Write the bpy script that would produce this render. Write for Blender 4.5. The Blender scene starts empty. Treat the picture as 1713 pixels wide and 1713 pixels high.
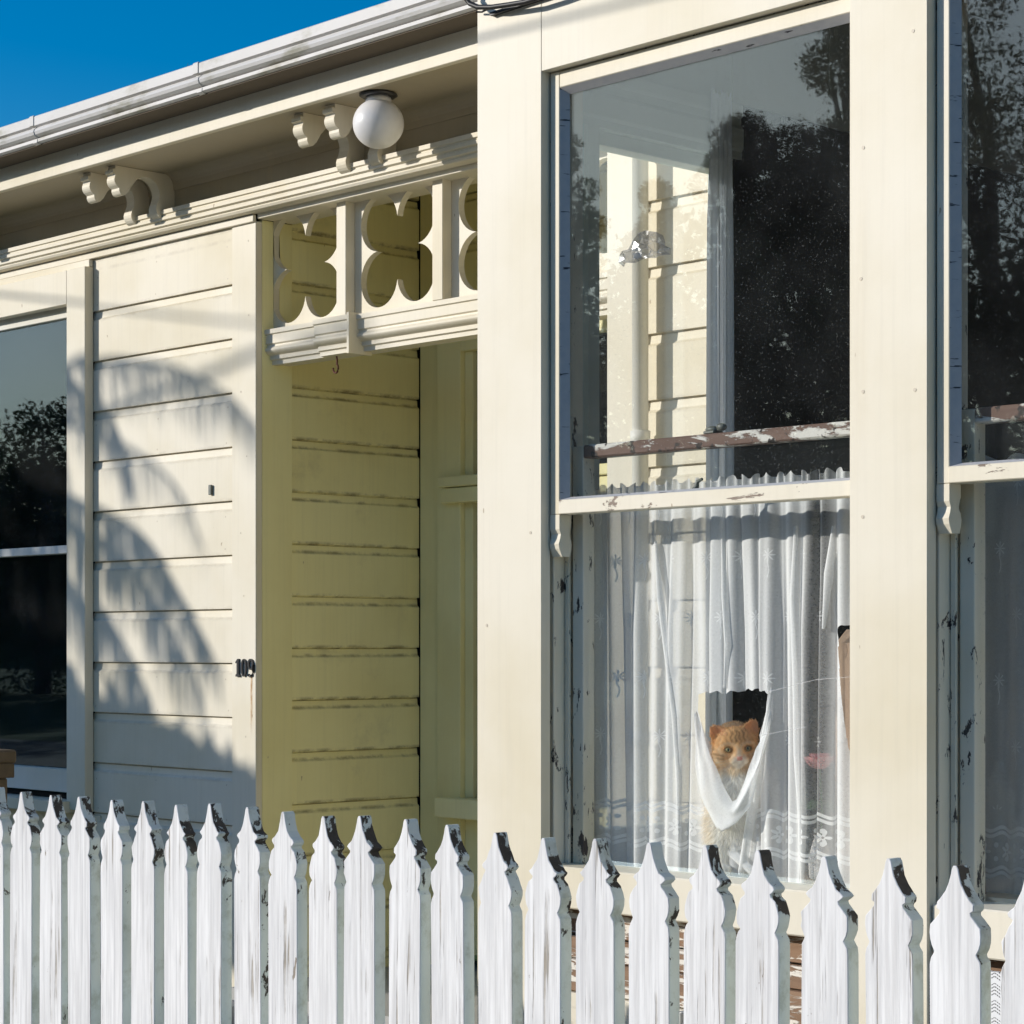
import bpy, bmesh, math, random
from mathutils import Vector, Matrix
import numpy as np

random.seed(7); np.random.seed(7)
SC = bpy.context.scene
COL = SC.collection

# ------------------------------------------------------------------ camera, light, exposure
# eye of the photographer at the origin; +X runs along the house front, +Y into the house, ground at -1.5
F_PX, CX, HZ = 3729.0, 856.5, 1083.0
ANG = math.atan(3526.5 / 3729.0)
SA, CA = math.sin(ANG), math.cos(ANG)
cam_d = bpy.data.cameras.new('camera'); cam = bpy.data.objects.new('camera', cam_d); COL.objects.link(cam)
cam.rotation_euler = (math.pi / 2, 0, math.atan2(CA, SA))
cam_d.sensor_width = 36.0; cam_d.lens = 36.0 * F_PX / 1713.0
cam_d.shift_y = (HZ - 856.5) / 1713.0; cam_d.clip_start = 0.05; cam_d.clip_end = 2000
SC.camera = cam

SUN = Vector((-0.92, -1.0, 0.455))
el = math.atan2(SUN.z, math.hypot(SUN.x, SUN.y)); az = math.atan2(SUN.x, SUN.y)
W = bpy.data.worlds.new('World'); SC.world = W; W.use_nodes = True
wn = W.node_tree; wn.nodes.clear()
sky = wn.nodes.new('ShaderNodeTexSky'); sky.sky_type = 'NISHITA'; sky.sun_disc = False
sky.sun_elevation = el; sky.sun_rotation = az % (2 * math.pi)
sky.altitude = 500; sky.air_density = 1.0; sky.dust_density = 1.3; sky.ozone_density = 3.5
hs = wn.nodes.new('ShaderNodeHueSaturation'); hs.inputs['Saturation'].default_value = 1.5
hs.inputs['Hue'].default_value = 0.499
bg = wn.nodes.new('ShaderNodeBackground'); bg.inputs["Strength"].default_value = 0.14
wo = wn.nodes.new('ShaderNodeOutputWorld')
wn.links.new(sky.outputs[0], hs.inputs['Color']); wn.links.new(hs.outputs[0], bg.inputs['Color'])
wn.links.new(bg.outputs[0], wo.inputs['Surface'])
sun_d = bpy.data.lights.new('sun', 'SUN'); sun_d.energy = 4.25; sun_d.angle = math.radians(0.5)
sun_d.color = (1.0, 0.955, 0.885)
sun = bpy.data.objects.new('sun', sun_d); COL.objects.link(sun)
sun.rotation_euler = (-SUN).to_track_quat('-Z', 'Y').to_euler(); sun.location = SUN * 20
SC.view_settings.view_transform = 'Standard'; SC.view_settings.look = 'None'
SC.view_settings.exposure = -0.07; SC.view_settings.gamma = 1.0; SC.view_settings.use_curve_mapping = False

# ------------------------------------------------------------------ helpers
def at(u, v, Y):
    """a measured picture point carried onto the upright plane at distance Y from the street line"""
    r = (u - CX) / F_PX
    d = Vector((r * SA - CA, r * CA + SA, (HZ - v) / F_PX))
    return d * (Y / d.y)

WL = {}
def thing(name, label, cat, loc=(0, 0, 0), group=None, kind=None):
    o = bpy.data.objects.new(name, None); COL.objects.link(o); o.location = loc
    o.empty_display_size = 0.1
    WL[o] = Vector(loc); tag(o, label, cat, group, kind); return o
def tag(o, label=None, cat=None, group=None, kind=None):
    if label: o['label'] = label
    if cat: o['category'] = cat
    if group: o['group'] = group
    if kind: o['kind'] = kind
    return o

class MB:
    """collects shapes (world coordinates) for ONE mesh object"""
    def __init__(s): s.bm = bmesh.new()
    def box(s, a, b, ch=0.0015):
        a, b = [Vector(tuple(f(p, q) for p, q in zip(a, b))) for f in (min, max)]
        bm = bmesh.new(); bmesh.ops.create_cube(bm, size=1)
        for v in bm.verts:
            v.co = Vector([a[i] + (v.co[i] + .5) * (b[i] - a[i]) for i in range(3)])
        if ch: bmesh.ops.bevel(bm, geom=bm.edges[:], offset=min(ch, min(b - a) * .3), segments=1, affect='EDGES')
        s.merge(bm); return s
    def merge(s, bm):
        me = bpy.data.meshes.new('t'); bm.to_mesh(me); bm.free(); s.bm.from_mesh(me); bpy.data.meshes.remove(me)
    def prism(s, poly, t0, t1, ax='x', mat=0, smooth=False):
        def P(p, t):
            if ax == 'x': return Vector((t, p[0], p[1]))
            if ax == 'y': return Vector((p[0], t, p[1]))
            return Vector((p[0], p[1], t))
        bm = s.bm
        A = [bm.verts.new(P(p, t0)) for p in poly]; B = [bm.verts.new(P(p, t1)) for p in poly]
        n = len(poly); fs = [bm.faces.new(A[::-1]), bm.faces.new(B)]
        for i in range(n):
            f = bm.faces.new((A[i], A[(i + 1) % n], B[(i + 1) % n], B[i])); f.smooth = smooth; fs.append(f)
        bmesh.ops.recalc_face_normals(bm, faces=fs)
        return s
    def tube(s, pts, rad, n=8, cap=True):
        pts = [Vector(p) for p in pts]; rad = rad if isinstance(rad, (list, tuple)) else [rad] * len(pts)
        rings = []
        up = Vector((0, 0, 1))
        for i, p in enumerate(pts):
            d = (pts[min(i + 1, len(pts) - 1)] - pts[max(i - 1, 0)]).normalized()
            x = d.cross(up) if abs(d.z) < .95 else d.cross(Vector((1, 0, 0)))
            x.normalize(); y = d.cross(x)
            rings.append([s.bm.verts.new(p + (x * math.cos(k * 2 * math.pi / n) + y * math.sin(k * 2 * math.pi / n)) * rad[i]) for k in range(n)])
        for a, b in zip(rings, rings[1:]):
            for k in range(n):
                f = s.bm.faces.new((a[k], a[(k + 1) % n], b[(k + 1) % n], b[k])); f.smooth = True
        if cap:
            s.bm.faces.new(rings[0]); s.bm.faces.new(rings[-1][::-1])
        return s
    def ball(s, c, r, seg=24, ring=16):
        r = r if isinstance(r, (list, tuple)) else (r, r, r)
        bm = bmesh.new(); bmesh.ops.create_uvsphere(bm, u_segments=seg, v_segments=ring, radius=1)
        for v in bm.verts: v.co = Vector(c) + Vector((v.co.x * r[0], v.co.y * r[1], v.co.z * r[2]))
        for f in bm.faces: f.smooth = True
        s.merge(bm); return s
    def lathe(s, prof, c, n=24, ax='z'):
        rings = []
        for r, h in prof:
            rg = []
            for k in range(n):
                a = k * 2 * math.pi / n
                v = Vector((r * math.cos(a), r * math.sin(a), h))
                rg.append(s.bm.verts.new(Vector(c) + v))
            rings.append(rg)
        for a, b in zip(rings, rings[1:]):
            for k in range(n):
                f = s.bm.faces.new((a[k], a[(k + 1) % n], b[(k + 1) % n], b[k])); f.smooth = True
        s.bm.faces.new(rings[0][::-1]); s.bm.faces.new(rings[-1]); return s
    def quad(s, a, b, c, d, smooth=False):
        f = s.bm.faces.new([s.bm.verts.new(Vector(p)) for p in (a, b, c, d)]); f.smooth = smooth; return s
    def tri(s, a, b, c):
        s.bm.faces.new([s.bm.verts.new(Vector(p)) for p in (a, b, c)]); return s
    def build(s, name, mats, parent=None, origin=None):
        me = bpy.data.meshes.new(name)
        vs = [v.co for v in s.bm.verts]
        if origin is None:
            lo = Vector([min(v[i] for v in vs) for i in range(3)]); hi = Vector([max(v[i] for v in vs) for i in range(3)])
            origin = (lo + hi) / 2
        origin = Vector(origin)
        for v in s.bm.verts: v.co -= origin
        s.bm.to_mesh(me); s.bm.free()
        for m in (mats if isinstance(mats, (list, tuple)) else [mats]): me.materials.append(m)
        o = bpy.data.objects.new(name, me); COL.objects.link(o); WL[o] = origin
        if parent is not None: o.parent = parent; o.location = origin - WL[parent]
        else: o.location = origin
        return o

def arc(cx, cy, r, a0, a1, n=10):
    return [(cx + r * math.cos(math.radians(a0 + (a1 - a0) * i / n)), cy + r * math.sin(math.radians(a0 + (a1 - a0) * i / n))) for i in range(n + 1)]

# ------------------------------------------------------------------ materials
class NT:
    def __init__(s, name):
        s.m = bpy.data.materials.new(name); s.m.use_nodes = True; s.t = s.m.node_tree; s.t.nodes.clear()
        s.out = s.t.nodes.new('ShaderNodeOutputMaterial')
    def n(s, t, **kw):
        nd = s.t.nodes.new('ShaderNode' + t)
        for k, v in kw.items():
            if k.startswith('i_'):
                key = k[2:]; key = int(key) if key.isdigit() else key
                s.put(v, nd.inputs[key])
            else: setattr(nd, k, v)
        return nd
    def put(s, v, sock):
        if isinstance(v, bpy.types.NodeSocket): s.t.links.new(v, sock)
        elif isinstance(v, bpy.types.Node): s.t.links.new(v.outputs[0], sock)
        else:
            if sock.type == 'RGBA' and len(v) == 3: v = (*v, 1)
            sock.default_value = v
    def math(s, op, a, b=0.0, c=0.0, clamp=False):
        nd = s.n('Math', operation=op, use_clamp=clamp); s.put(a, nd.inputs[0]); s.put(b, nd.inputs[1]); s.put(c, nd.inputs[2]); return nd.outputs[0]
    def mix(s, f, a, b):
        nd = s.n('Mix', data_type='RGBA'); s.put(f, nd.inputs[0]); s.put(a, nd.inputs[6]); s.put(b, nd.inputs[7]); return nd.outputs[2]
    def step(s, v, lo, hi):
        nd = s.n('MapRange', interpolation_type='SMOOTHSTEP'); s.put(v, nd.inputs[0]); nd.inputs[1].default_value = lo; nd.inputs[2].default_value = hi; return nd.outputs[0]
    def coord(s, rnd=True):
        tc = s.n('TexCoord')
        if not rnd: return tc.outputs['Object']
        oi = s.n('ObjectInfo'); k = s.math('MULTIPLY', oi.outputs['Random'], 37.0)
        add = s.n('VectorMath', operation='ADD'); s.put(tc.outputs['Object'], add.inputs[0])
        cb = s.n('CombineXYZ'); s.put(k, cb.inputs[0]); s.put(s.math('MULTIPLY', k, 1.7), cb.inputs[1]); s.put(s.math('MULTIPLY', k, .6), cb.inputs[2])
        s.put(cb, add.inputs[1]); return add.outputs[0]
    def noise(s, vec, scale=5, detail=4, rough=.55, stretch=None, dist=0.0):
        if stretch:
            mp = s.n('Mapping'); s.put(vec, mp.inputs[0]); mp.inputs['Scale'].default_value = stretch; vec = mp.outputs[0]
        nd = s.n('TexNoise'); s.put(vec, nd.inputs['Vector']); nd.inputs['Scale'].default_value = scale
        nd.inputs['Detail'].default_value = detail; nd.inputs['Roughness'].default_value = rough; nd.inputs['Distortion'].default_value = dist
        return nd.outputs[0]
    def bump(s, h, strength=.3, dist=.002):
        nd = s.n('Bump'); s.put(h, nd.inputs['Height']); nd.inputs['Strength'].default_value = strength; nd.inputs['Distance'].default_value = dist; return nd.outputs[0]
    def bsdf(s, col, rough=.5, normal=None, spec=.25, **kw):
        b = s.n('BsdfPrincipled'); s.put(col, b.inputs['Base Color']); s.put(rough, b.inputs['Roughness'])
        b.inputs['Specular IOR Level'].default_value = spec
        if normal is not None: s.put(normal, b.inputs['Normal'])
        for k, v in kw.items(): s.put(v, b.inputs[k.replace('_', ' ')])
        return b
    def done(s, sh): s.put(sh, s.out.inputs['Surface']); return s.m

CREAM = (0.80, 0.735, 0.60)
def paint(name, base=CREAM, chip=0.0, chipcol=(.16, .12, .09), stain=.5, grime=None, rough=.5, bump=.4, lie=False):
    s = NT(name); P = s.coord()
    big = s.noise(P, 1.7, 5); fine = s.noise(P, 55, 3); streak = s.noise(P, 1, 5, .6, (60, 60, 3.5))
    dark = tuple(c * k for c, k in zip(base, (.88, .85, .76)))
    col = s.mix(s.step(big, .35, .75), base, dark)
    # rain streaks and rust-coloured stains
    st = s.math('MULTIPLY', s.step(s.noise(P, 1, 6, .62, (9, 9, .8)), .56, .80), .28 * stain)
    col = s.mix(st, col, (.62, .48, .26))
    sp = s.math('MULTIPLY', s.step(s.noise(P, 42, 2, .5, (1, 1, .45)), .775, .80), .7)
    col = s.mix(sp, col, (.33, .23, .13))
    h = s.math('ADD', s.math('MULTIPLY', fine, .4), s.math('MULTIPLY', streak, .6))
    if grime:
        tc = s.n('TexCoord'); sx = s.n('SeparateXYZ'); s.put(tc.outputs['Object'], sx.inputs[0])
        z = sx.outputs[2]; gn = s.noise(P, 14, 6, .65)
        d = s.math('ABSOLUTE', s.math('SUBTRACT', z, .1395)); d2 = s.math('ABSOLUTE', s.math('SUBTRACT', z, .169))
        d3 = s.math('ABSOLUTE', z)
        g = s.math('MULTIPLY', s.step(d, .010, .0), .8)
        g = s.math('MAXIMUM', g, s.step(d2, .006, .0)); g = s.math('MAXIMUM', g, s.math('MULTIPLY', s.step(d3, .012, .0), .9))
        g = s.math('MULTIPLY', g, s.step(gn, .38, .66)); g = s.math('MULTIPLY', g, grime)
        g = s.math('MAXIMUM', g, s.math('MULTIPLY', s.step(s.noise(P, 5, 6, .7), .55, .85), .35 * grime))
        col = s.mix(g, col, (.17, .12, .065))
    if chip:
        cn = s.noise(P, 1, 6, .70, (9, 38, 40) if lie else (38, 38, 13), .4); m = s.step(cn, 1 - .36 - .22 * chip, 1 - .345 - .22 * chip)
        woodc = s.mix(streak, chipcol, tuple(min(1, c * 2.1) for c in chipcol))
        col = s.mix(m, col, woodc); h = s.math('SUBTRACT', h, s.math('MULTIPLY', m, 2.0))
    col = s.mix(s.math('MULTIPLY', s.step(s.noise(P, 1, 6, .65, (70, 70, 2.2)), .45, .75), .10), col, tuple(c * .55 for c in base))
    return s.done(s.bsdf(col, rough, s.bump(h, bump, .0015)))

M = {}
M['cream'] = paint('cream_paint'); M['cream_board'] = paint('cream_board_paint', grime=.25, stain=.5)
PORCH_SHADE = (.95, .87, .475)  # house cream yellowed: warm shade of the recess put into the colour
M['porch'] = paint('porch_board_shade_paint', PORCH_SHADE, grime=.8, stain=.6); M['porch_trim'] = paint('porch_trim_shade_paint', PORCH_SHADE, stain=.6)
M['trim'] = paint('trim_paint', stain=.6); M['worn'] = paint('worn_sash_paint', chip=.17, chipcol=(.05, .04, .035), stain=.8); M['rail'] = paint('worn_rail_paint', chip=.20, stain=.6, lie=True)
M['white_trim'] = paint('white_trim_paint', (.78, .76, .70), stain=.25)
M['frieze'] = paint('frieze_shade_paint', (.48, .415, .30), stain=1.0)  # house cream darkened: eave shade put into the colour
M['inside'] = paint('interior_paint', (.66, .70, .63), stain=.2)
M['floorboards'] = paint('floor_varnish', (.10, .06, .035), stain=.3)
M['peel'] = None
def peel():
    s = NT('peeling_rail_paint'); P = s.coord()
    g = s.noise(P, 1, 6, .65, (6, 40, 55)); b = s.noise(P, 13, 7, .72, (.5, 1, 1.6), .8)
    wood = s.mix(g, (.085, .045, .032), (.26, .17, .13))
    m = s.step(b, .485, .53)
    col = s.mix(m, wood, (.70, .67, .60)); col = s.mix(s.step(s.noise(P, 40, 4), .58, .64), col, (.05, .04, .035))
    return s.done(s.bsdf(col, .7, s.bump(s.math('ADD', m, s.math('MULTIPLY', g, .4)), .6, .0015)))
M['peel'] = peel()
def bare():
    s = NT('bare_weathered_boards'); P = s.coord()
    g = s.noise(P, 1, 6, .65, (4, 40, 60)); m = s.step(s.noise(P, 14, 6, .7, (.4, 1, 3.2), .8), .49, .53)
    col = s.mix(m, s.mix(g, (.13, .075, .045), (.42, .27, .17)), (.80, .74, .64))
    return s.done(s.bsdf(col, .8, s.bump(s.math('ADD', m, g), .6, .002)))
M['bare'] = bare()
def putty():
    s = NT('cracked_putty'); P = s.coord()
    br = s.step(s.noise(P, 1, 3, .5, (20, 20, 160)), .64, .68)
    col = s.mix(s.noise(P, 60, 4), (.40, .40, .42), (.54, .52, .50)); col = s.mix(br, col, (.06, .055, .06))
    return s.done(s.bsdf(col, .8, s.bump(s.noise(P, 90, 3), .5, .001)))
M['putty'] = putty()
def flat(name, col, rough=.6, spec=.4, var=.15, scale=12, bump=.2, **kw):
    s = NT(name); P = s.coord(); n = s.noise(P, scale, 5)
    c = s.mix(n, tuple(k * (1 - var) for k in col), tuple(min(1, k * (1 + var)) for k in col))
    return s.done(s.bsdf(c, rough, s.bump(n, bump, .002), spec, **kw))
M['black_gap'] = flat('dark_joint', (.012, .010, .009), .9)
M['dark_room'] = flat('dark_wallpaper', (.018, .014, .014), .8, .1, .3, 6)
M['gutter'] = None
def gutterm():
    s = NT('gutter_paint'); P = s.coord(False)
    n = s.noise(P, 1, 6, .6, (5, 14, 14)); col = s.mix(s.noise(P, 3, 4), (.66, .64, .63), (.56, .54, .50))
    col = s.mix(s.math('MULTIPLY', s.step(n, .52, .72), .7), col, (.24, .22, .13))
    return s.done(s.bsdf(col, .5, s.bump(n, .15, .002)))
M['gutter'] = gutterm()
M['porch_floor'] = flat('grey_painted_floor', (.42, .41, .38), .6)
M['gutter_shade_plate'] = flat('gutter_underside_shade', (.15, .12, .09), .9)  # dark brown stands in for the shade under the gutter
M['nail'] = flat('painted_nail', (.60, .52, .40), .5)
M['black_metal'] = flat('black_metal', (.02, .02, .022), .35, .6)
M['digit'] = flat('black_enamel_over_brass', (.022, .022, .026), .3, .6)
M['brass'] = flat('worn_brass', (.45, .30, .12), .4, .5, Metallic=.7)
M['rust'] = flat('rusted_iron', (.12, .045, .03), .85)
M['catch'] = flat('painted_catch', (.12, .13, .11), .5, .5, .6, 60)
M['cable'] = flat('black_cable', (.015, .014, .014), .5)
M['wood_post'] = flat('weathered_timber', (.13, .095, .06), .85, .2, .45, 18)
M['globe'] = flat('opal_glass', (.80, .78, .765), .32, .5, .10, 30, .05)
M['rod'] = flat('white_rod', (.7, .7, .68), .4)
M['peach'] = flat('peach_upholstery', (.86, .63, .46), .9, .1)
M['cushion'] = flat('beige_cushion', (.58, .48, .36), .95, .1, .1, 40)
M['pink'] = flat('pink_petal', (.92, .38, .38), .7, .2, .25, 30)
M['stem'] = flat('stem_green', (.06, .14, .05), .6)
M['red_cloth'] = flat('maroon_cloth', (.10, .02, .015), .9)
M['roofing'] = flat('roof_iron', (.28, .10, .08), .5)

def picket_face():
    s = NT('picket_white_paint'); P = s.coord()
    grain = s.noise(P, 1, 6, .6, (130, 130, 5)); fine = s.noise(P, 1, 4, .6, (300, 300, 22))
    col = s.mix(s.step(grain, .3, .7), (.85, .838, .82), (.64, .625, .61))
    crack = s.step(s.noise(P, 1, 5, .62, (120, 120, 3.2), .3), .575, .645)
    patch = s.step(s.noise(P, 6, 5, .6), .42, .62)
    m = s.math('MULTIPLY', crack, patch)
    col = s.mix(s.math('MULTIPLY', s.step(s.noise(P, 1, 5, .6, (30, 30, 6)), .45, .75), .5), col, (.60, .595, .59))
    col = s.mix(s.math('MULTIPLY', m, .85), col, s.mix(fine, (.17, .145, .12), (.40, .33, .23)))
    lines = s.math('MULTIPLY', s.step(s.noise(P, 1, 3, .5, (190, 190, 1.4)), .60, .70), .45)
    col = s.mix(lines, col, (.40, .39, .40))
    ch = s.step(s.noise(P, 1, 5, .65, (34, 34, 12), .5), .70, .715)
    col = s.mix(s.math('MULTIPLY', ch, .9), col, s.mix(grain, (.13, .11, .09), (.40, .32, .22)))
    h = s.math('SUBTRACT', s.math('ADD', s.math('MULTIPLY', grain, .7), s.math('MULTIPLY', fine, .25)), s.math('MULTIPLY', s.math('MAXIMUM', m, ch), 1.2))
    return s.done(s.bsdf(col, .62, s.bump(h, .55, .0016), .3))
def picket_edge():
    s = NT('picket_edge_worn_paint'); P = s.coord()
    tc = s.n('TexCoord'); sx = s.n('SeparateXYZ'); s.put(tc.outputs['Object'], sx.inputs[0])
    top = s.step(sx.outputs[2], -.16, -.03)          # cut, end-grain profile at the head weathers first
    n = s.noise(P, 30, 6, .65, (1, 1, .8), .5); n2 = s.noise(P, 7, 4)
    k = s.math('ADD', n, s.math('MULTIPLY', s.math('SUBTRACT', top, .55), .17)); k = s.math('ADD', k, s.math('MULTIPLY', s.math('SUBTRACT', n2, .5), .35))
    m = s.step(k, .565, .60)
    li = s.math('MULTIPLY', s.step(s.noise(P, 16, 6, .7), .48, .70), .55)
    col = s.mix(li, (.71, .755, .715), (.33, .34, .24))
    col = s.mix(m, col, s.mix(s.noise(P, 80, 3), (.018, .017, .018), (.12, .10, .08)))
    return s.done(s.bsdf(col, .7, s.bump(s.math('SUBTRACT', n, m), .5, .0015), .3))
M['picket'] = picket_face(); M['picket_edge'] = picket_edge()

def glass(name, dust=.04, ior=1.52):
    s = NT(name); P = s.coord()
    # Schlick reflectance, the same on both faces of the thin pane
    ge = s.n('NewGeometry'); dt = s.n('VectorMath', operation='DOT_PRODUCT'); s.put(ge.outputs['Normal'], dt.inputs[0]); s.put(ge.outputs['Incoming'], dt.inputs[1])
    f0 = ((ior - 1) / (ior + 1)) ** 2
    q = s.math('POWER', s.math('SUBTRACT', 1.0, s.math('ABSOLUTE', dt.outputs['Value']), clamp=True), 5.0)
    fr = s.math('ADD', f0, s.math('MULTIPLY', q, 1 - f0))
    wv = s.bump(s.noise(P, 2.2, 0), .010, .004)
    gl = s.n('BsdfGlossy'); gl.inputs['Roughness'].default_value = .012; gl.inputs['Color'].default_value = (.74, .92, 1, 1); s.put(wv, gl.inputs['Normal'])
    tr = s.n('BsdfTransparent'); tr.inputs['Color'].default_value = (.995, 1.0, .998, 1)
    df = s.n('BsdfDiffuse'); df.inputs['Color'].default_value = (.75, .78, .78, 1)
    tl = s.n('BsdfTranslucent'); tl.inputs['Color'].default_value = (.6, .66, .66, 1)
    dd = s.n('MixShader'); dd.inputs[0].default_value = .35; s.put(df, dd.inputs[1]); s.put(tl, dd.inputs[2])
    sp1 = s.math('MULTIPLY', s.step(s.noise(P, 130, 1, .5), .805, .835), s.step(s.noise(P, 5, 4), .54, .72))
    sp2 = s.math('MULTIPLY', s.step(s.noise(P, 260, 0, .5), .77, .81), .09)
    film = s.math('ADD', s.math('MULTIPLY', s.step(s.noise(P, 5, 6, .65), .30, .85), dust * 1.1), dust * .35)
    fac = s.math('ADD', film, s.math('MAXIMUM', s.math('MULTIPLY', sp1, .6), sp2), clamp=True)
    a = s.n('MixShader'); s.put(fac, a.inputs[0]); s.put(tr, a.inputs[1]); s.put(dd, a.inputs[2])
    b = s.n('MixShader'); s.put(fr, b.inputs[0]); s.put(a, b.inputs[1]); s.put(gl, b.inputs[2])
    return s.done(b)
M['glass'] = glass('dusty_window_glass', .013, 1.48); M['glass_clean'] = glass('clear_window_glass', .012, 1.45)

def sheer(name, op=.5, lace=True, z0=-.41, z1=-.315, tint=(.94, .94, .93), thin=None):
    """net curtain: woven threads part cover, part let through; lace border and sprigs are denser thread.  Uses the cloth's own UV (metres)."""
    s = NT(name)
    uv = s.n('UVMap'); sx = s.n('SeparateXYZ'); s.put(uv, sx.inputs[0]); U, V = sx.outputs[0], sx.outputs[1]
    wv = s.n('TexNoise'); s.put(uv, wv.inputs['Vector']); wv.inputs['Scale'].default_value = 220; wv.inputs['Detail'].default_value = 2
    g1 = s.n('TexNoise', noise_dimensions='1D'); s.put(s.math('MULTIPLY', U, 9.0), g1.inputs['W']); g1.inputs['Scale'].default_value = 1.0; g1.inputs['Detail'].default_value = 1
    o = s.math('ADD', op - .09, s.math('MULTIPLY', wv.outputs[0], .18)); o = s.math('ADD', o, s.math('MULTIPLY', s.math('SUBTRACT', g1.outputs[0], .5), .30), clamp=True)
    if thin:                                                          # a strip worn thin
        o = s.math('SUBTRACT', o, s.math('MULTIPLY', s.step(s.math('ABSOLUTE', s.math('SUBTRACT', U, thin[0])), thin[1] * 1.3, thin[1] * .6), .44), clamp=True)
    if lace:
        def band(c, amp, w, ph=0.0):
            ww = s.math('MULTIPLY', s.math('SINE', s.math('ADD', s.math('MULTIPLY', U, 2 * math.pi / .052), ph)), amp)
            d = s.math('ABSOLUTE', s.math('SUBTRACT', V, s.math('ADD', c, ww)))
            return s.step(d, w * 1.25, w * .75)
        h = z1 - z0
        L = band(z1 - .006, .004, .0032); L = s.math('MAXIMUM', L, band(z1 - .016, .004, .0032))
        L = s.math('MAXIMUM', L, band(z0 + .016, .004, .0032)); L = s.math('MAXIMUM', L, band(z0 + .006, .004, .0032))
        # blossoms between the waves
        zc = (z0 + z1) / 2
        uu = s.math('SUBTRACT', s.math('FRACT', s.math('DIVIDE', U, .052)), .5); uu = s.math('MULTIPLY', uu, .052)
        vv = s.math('SUBTRACT', V, zc)
        rr = s.math('SQRT', s.math('ADD', s.math('MULTIPLY', uu, uu), s.math('MULTIPLY', vv, vv)))
        aa = s.math('ARCTAN2', vv, uu)
        pet = s.math('ADD', .0095, s.math('MULTIPLY', s.math('COSINE', s.math('MULTIPLY', aa, 5)), .0055))
        bl = s.math('MULTIPLY', s.math('LESS_THAN', rr, pet), s.math('GREATER_THAN', rr, .0022))
        u2 = s.math('MULTIPLY', s.math('SUBTRACT', s.math('FRACT', s.math('ADD', s.math('DIVIDE', U, .026), .5)), .5), .026)
        v2 = s.math('SUBTRACT', s.math('ABSOLUTE', vv), .0125)
        dots = s.math('LESS_THAN', s.math('SQRT', s.math('ADD', s.math('MULTIPLY', u2, u2), s.math('MULTIPLY', v2, v2))), .0048)
        L = s.math('MAXIMUM', L, s.math('MAXIMUM', bl, dots))
        # small sprigs above the border
        cu = s.math('DIVIDE', U, .105); row = s.math('FLOOR', s.math('DIVIDE', V, .12))
        cu = s.math('ADD', cu, s.math('MULTIPLY', row, .5))
        su = s.math('MULTIPLY', s.math('SUBTRACT', s.math('FRACT', cu), .5), .105); sv = s.math('MULTIPLY', s.math('SUBTRACT', s.math('FRACT', s.math('DIVIDE', V, .12)), .5), .12)
        sr = s.math('SQRT', s.math('ADD', s.math('MULTIPLY', su, su), s.math('MULTIPLY', sv, sv))); sa = s.math('ARCTAN2', sv, su)
        spr = s.math('LESS_THAN', sr, s.math('ADD', .007, s.math('MULTIPLY', s.math('COSINE', s.math('MULTIPLY', sa, 8)), .007)))
        spr = s.math('MULTIPLY', spr, s.math('GREATER_THAN', V, z1 + .03))
        stem = s.math('MULTIPLY', s.math('LESS_THAN', s.math('ABSOLUTE', s.math('SUBTRACT', su, s.math('MULTIPLY', s.math('SINE', s.math('MULTIPLY', sv, 160)), .002))), .0012), s.math('LESS_THAN', s.math('ABSOLUTE', s.math('ADD', sv, .022)), .022))
        spr = s.math('MAXIMUM', spr, s.math('MULTIPLY', stem, s.math('GREATER_THAN', V, z1 + .03)))
        L = s.math('MAXIMUM', L, s.math('MULTIPLY', spr, .55))
        hem = s.math('LESS_THAN', V, z0 - .045)
        o = s.math('ADD', o, s.math('MULTIPLY', L, .55)); o = s.math('ADD', o, s.math('MULTIPLY', hem, .08), clamp=True)
    # seen at a slant the threads close up
    ge = s.n('NewGeometry'); dt = s.n('VectorMath', operation='DOT_PRODUCT'); s.put(ge.outputs['Normal'], dt.inputs[0]); s.put(ge.outputs['Incoming'], dt.inputs[1])
    cs = s.math('MAXIMUM', s.math('ABSOLUTE', dt.outputs['Value']), .22)
    o = s.math('SUBTRACT', 1.0, s.math('POWER', s.math('SUBTRACT', 1.0, o, clamp=True), s.math('DIVIDE', 1.0, cs)))
    df = s.n('BsdfDiffuse'); df.inputs['Color'].default_value = (*tint, 1)
    tl = s.n('BsdfTranslucent'); tl.inputs['Color'].default_value = (*tint, 1)
    tr = s.n('BsdfTransparent')
    a = s.n('MixShader'); a.inputs[0].default_value = .22; s.put(df, a.inputs[1]); s.put(tl, a.inputs[2])
    b = s.n('MixShader'); s.put(o, b.inputs[0]); s.put(tr, b.inputs[1]); s.put(a, b.inputs[2])
    return s.done(b)
M['sheer'] = sheer('net_curtain', .70, thin=(.778, .040)); M['sheer2'] = sheer('net_curtain_second', .60, z0=-.42, z1=-.325)
M['flap'] = sheer('net_curtain_folded', .60, False); M['drape'] = sheer('thin_white_drape', .97, False, tint=(.80, .84, .88))

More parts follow.
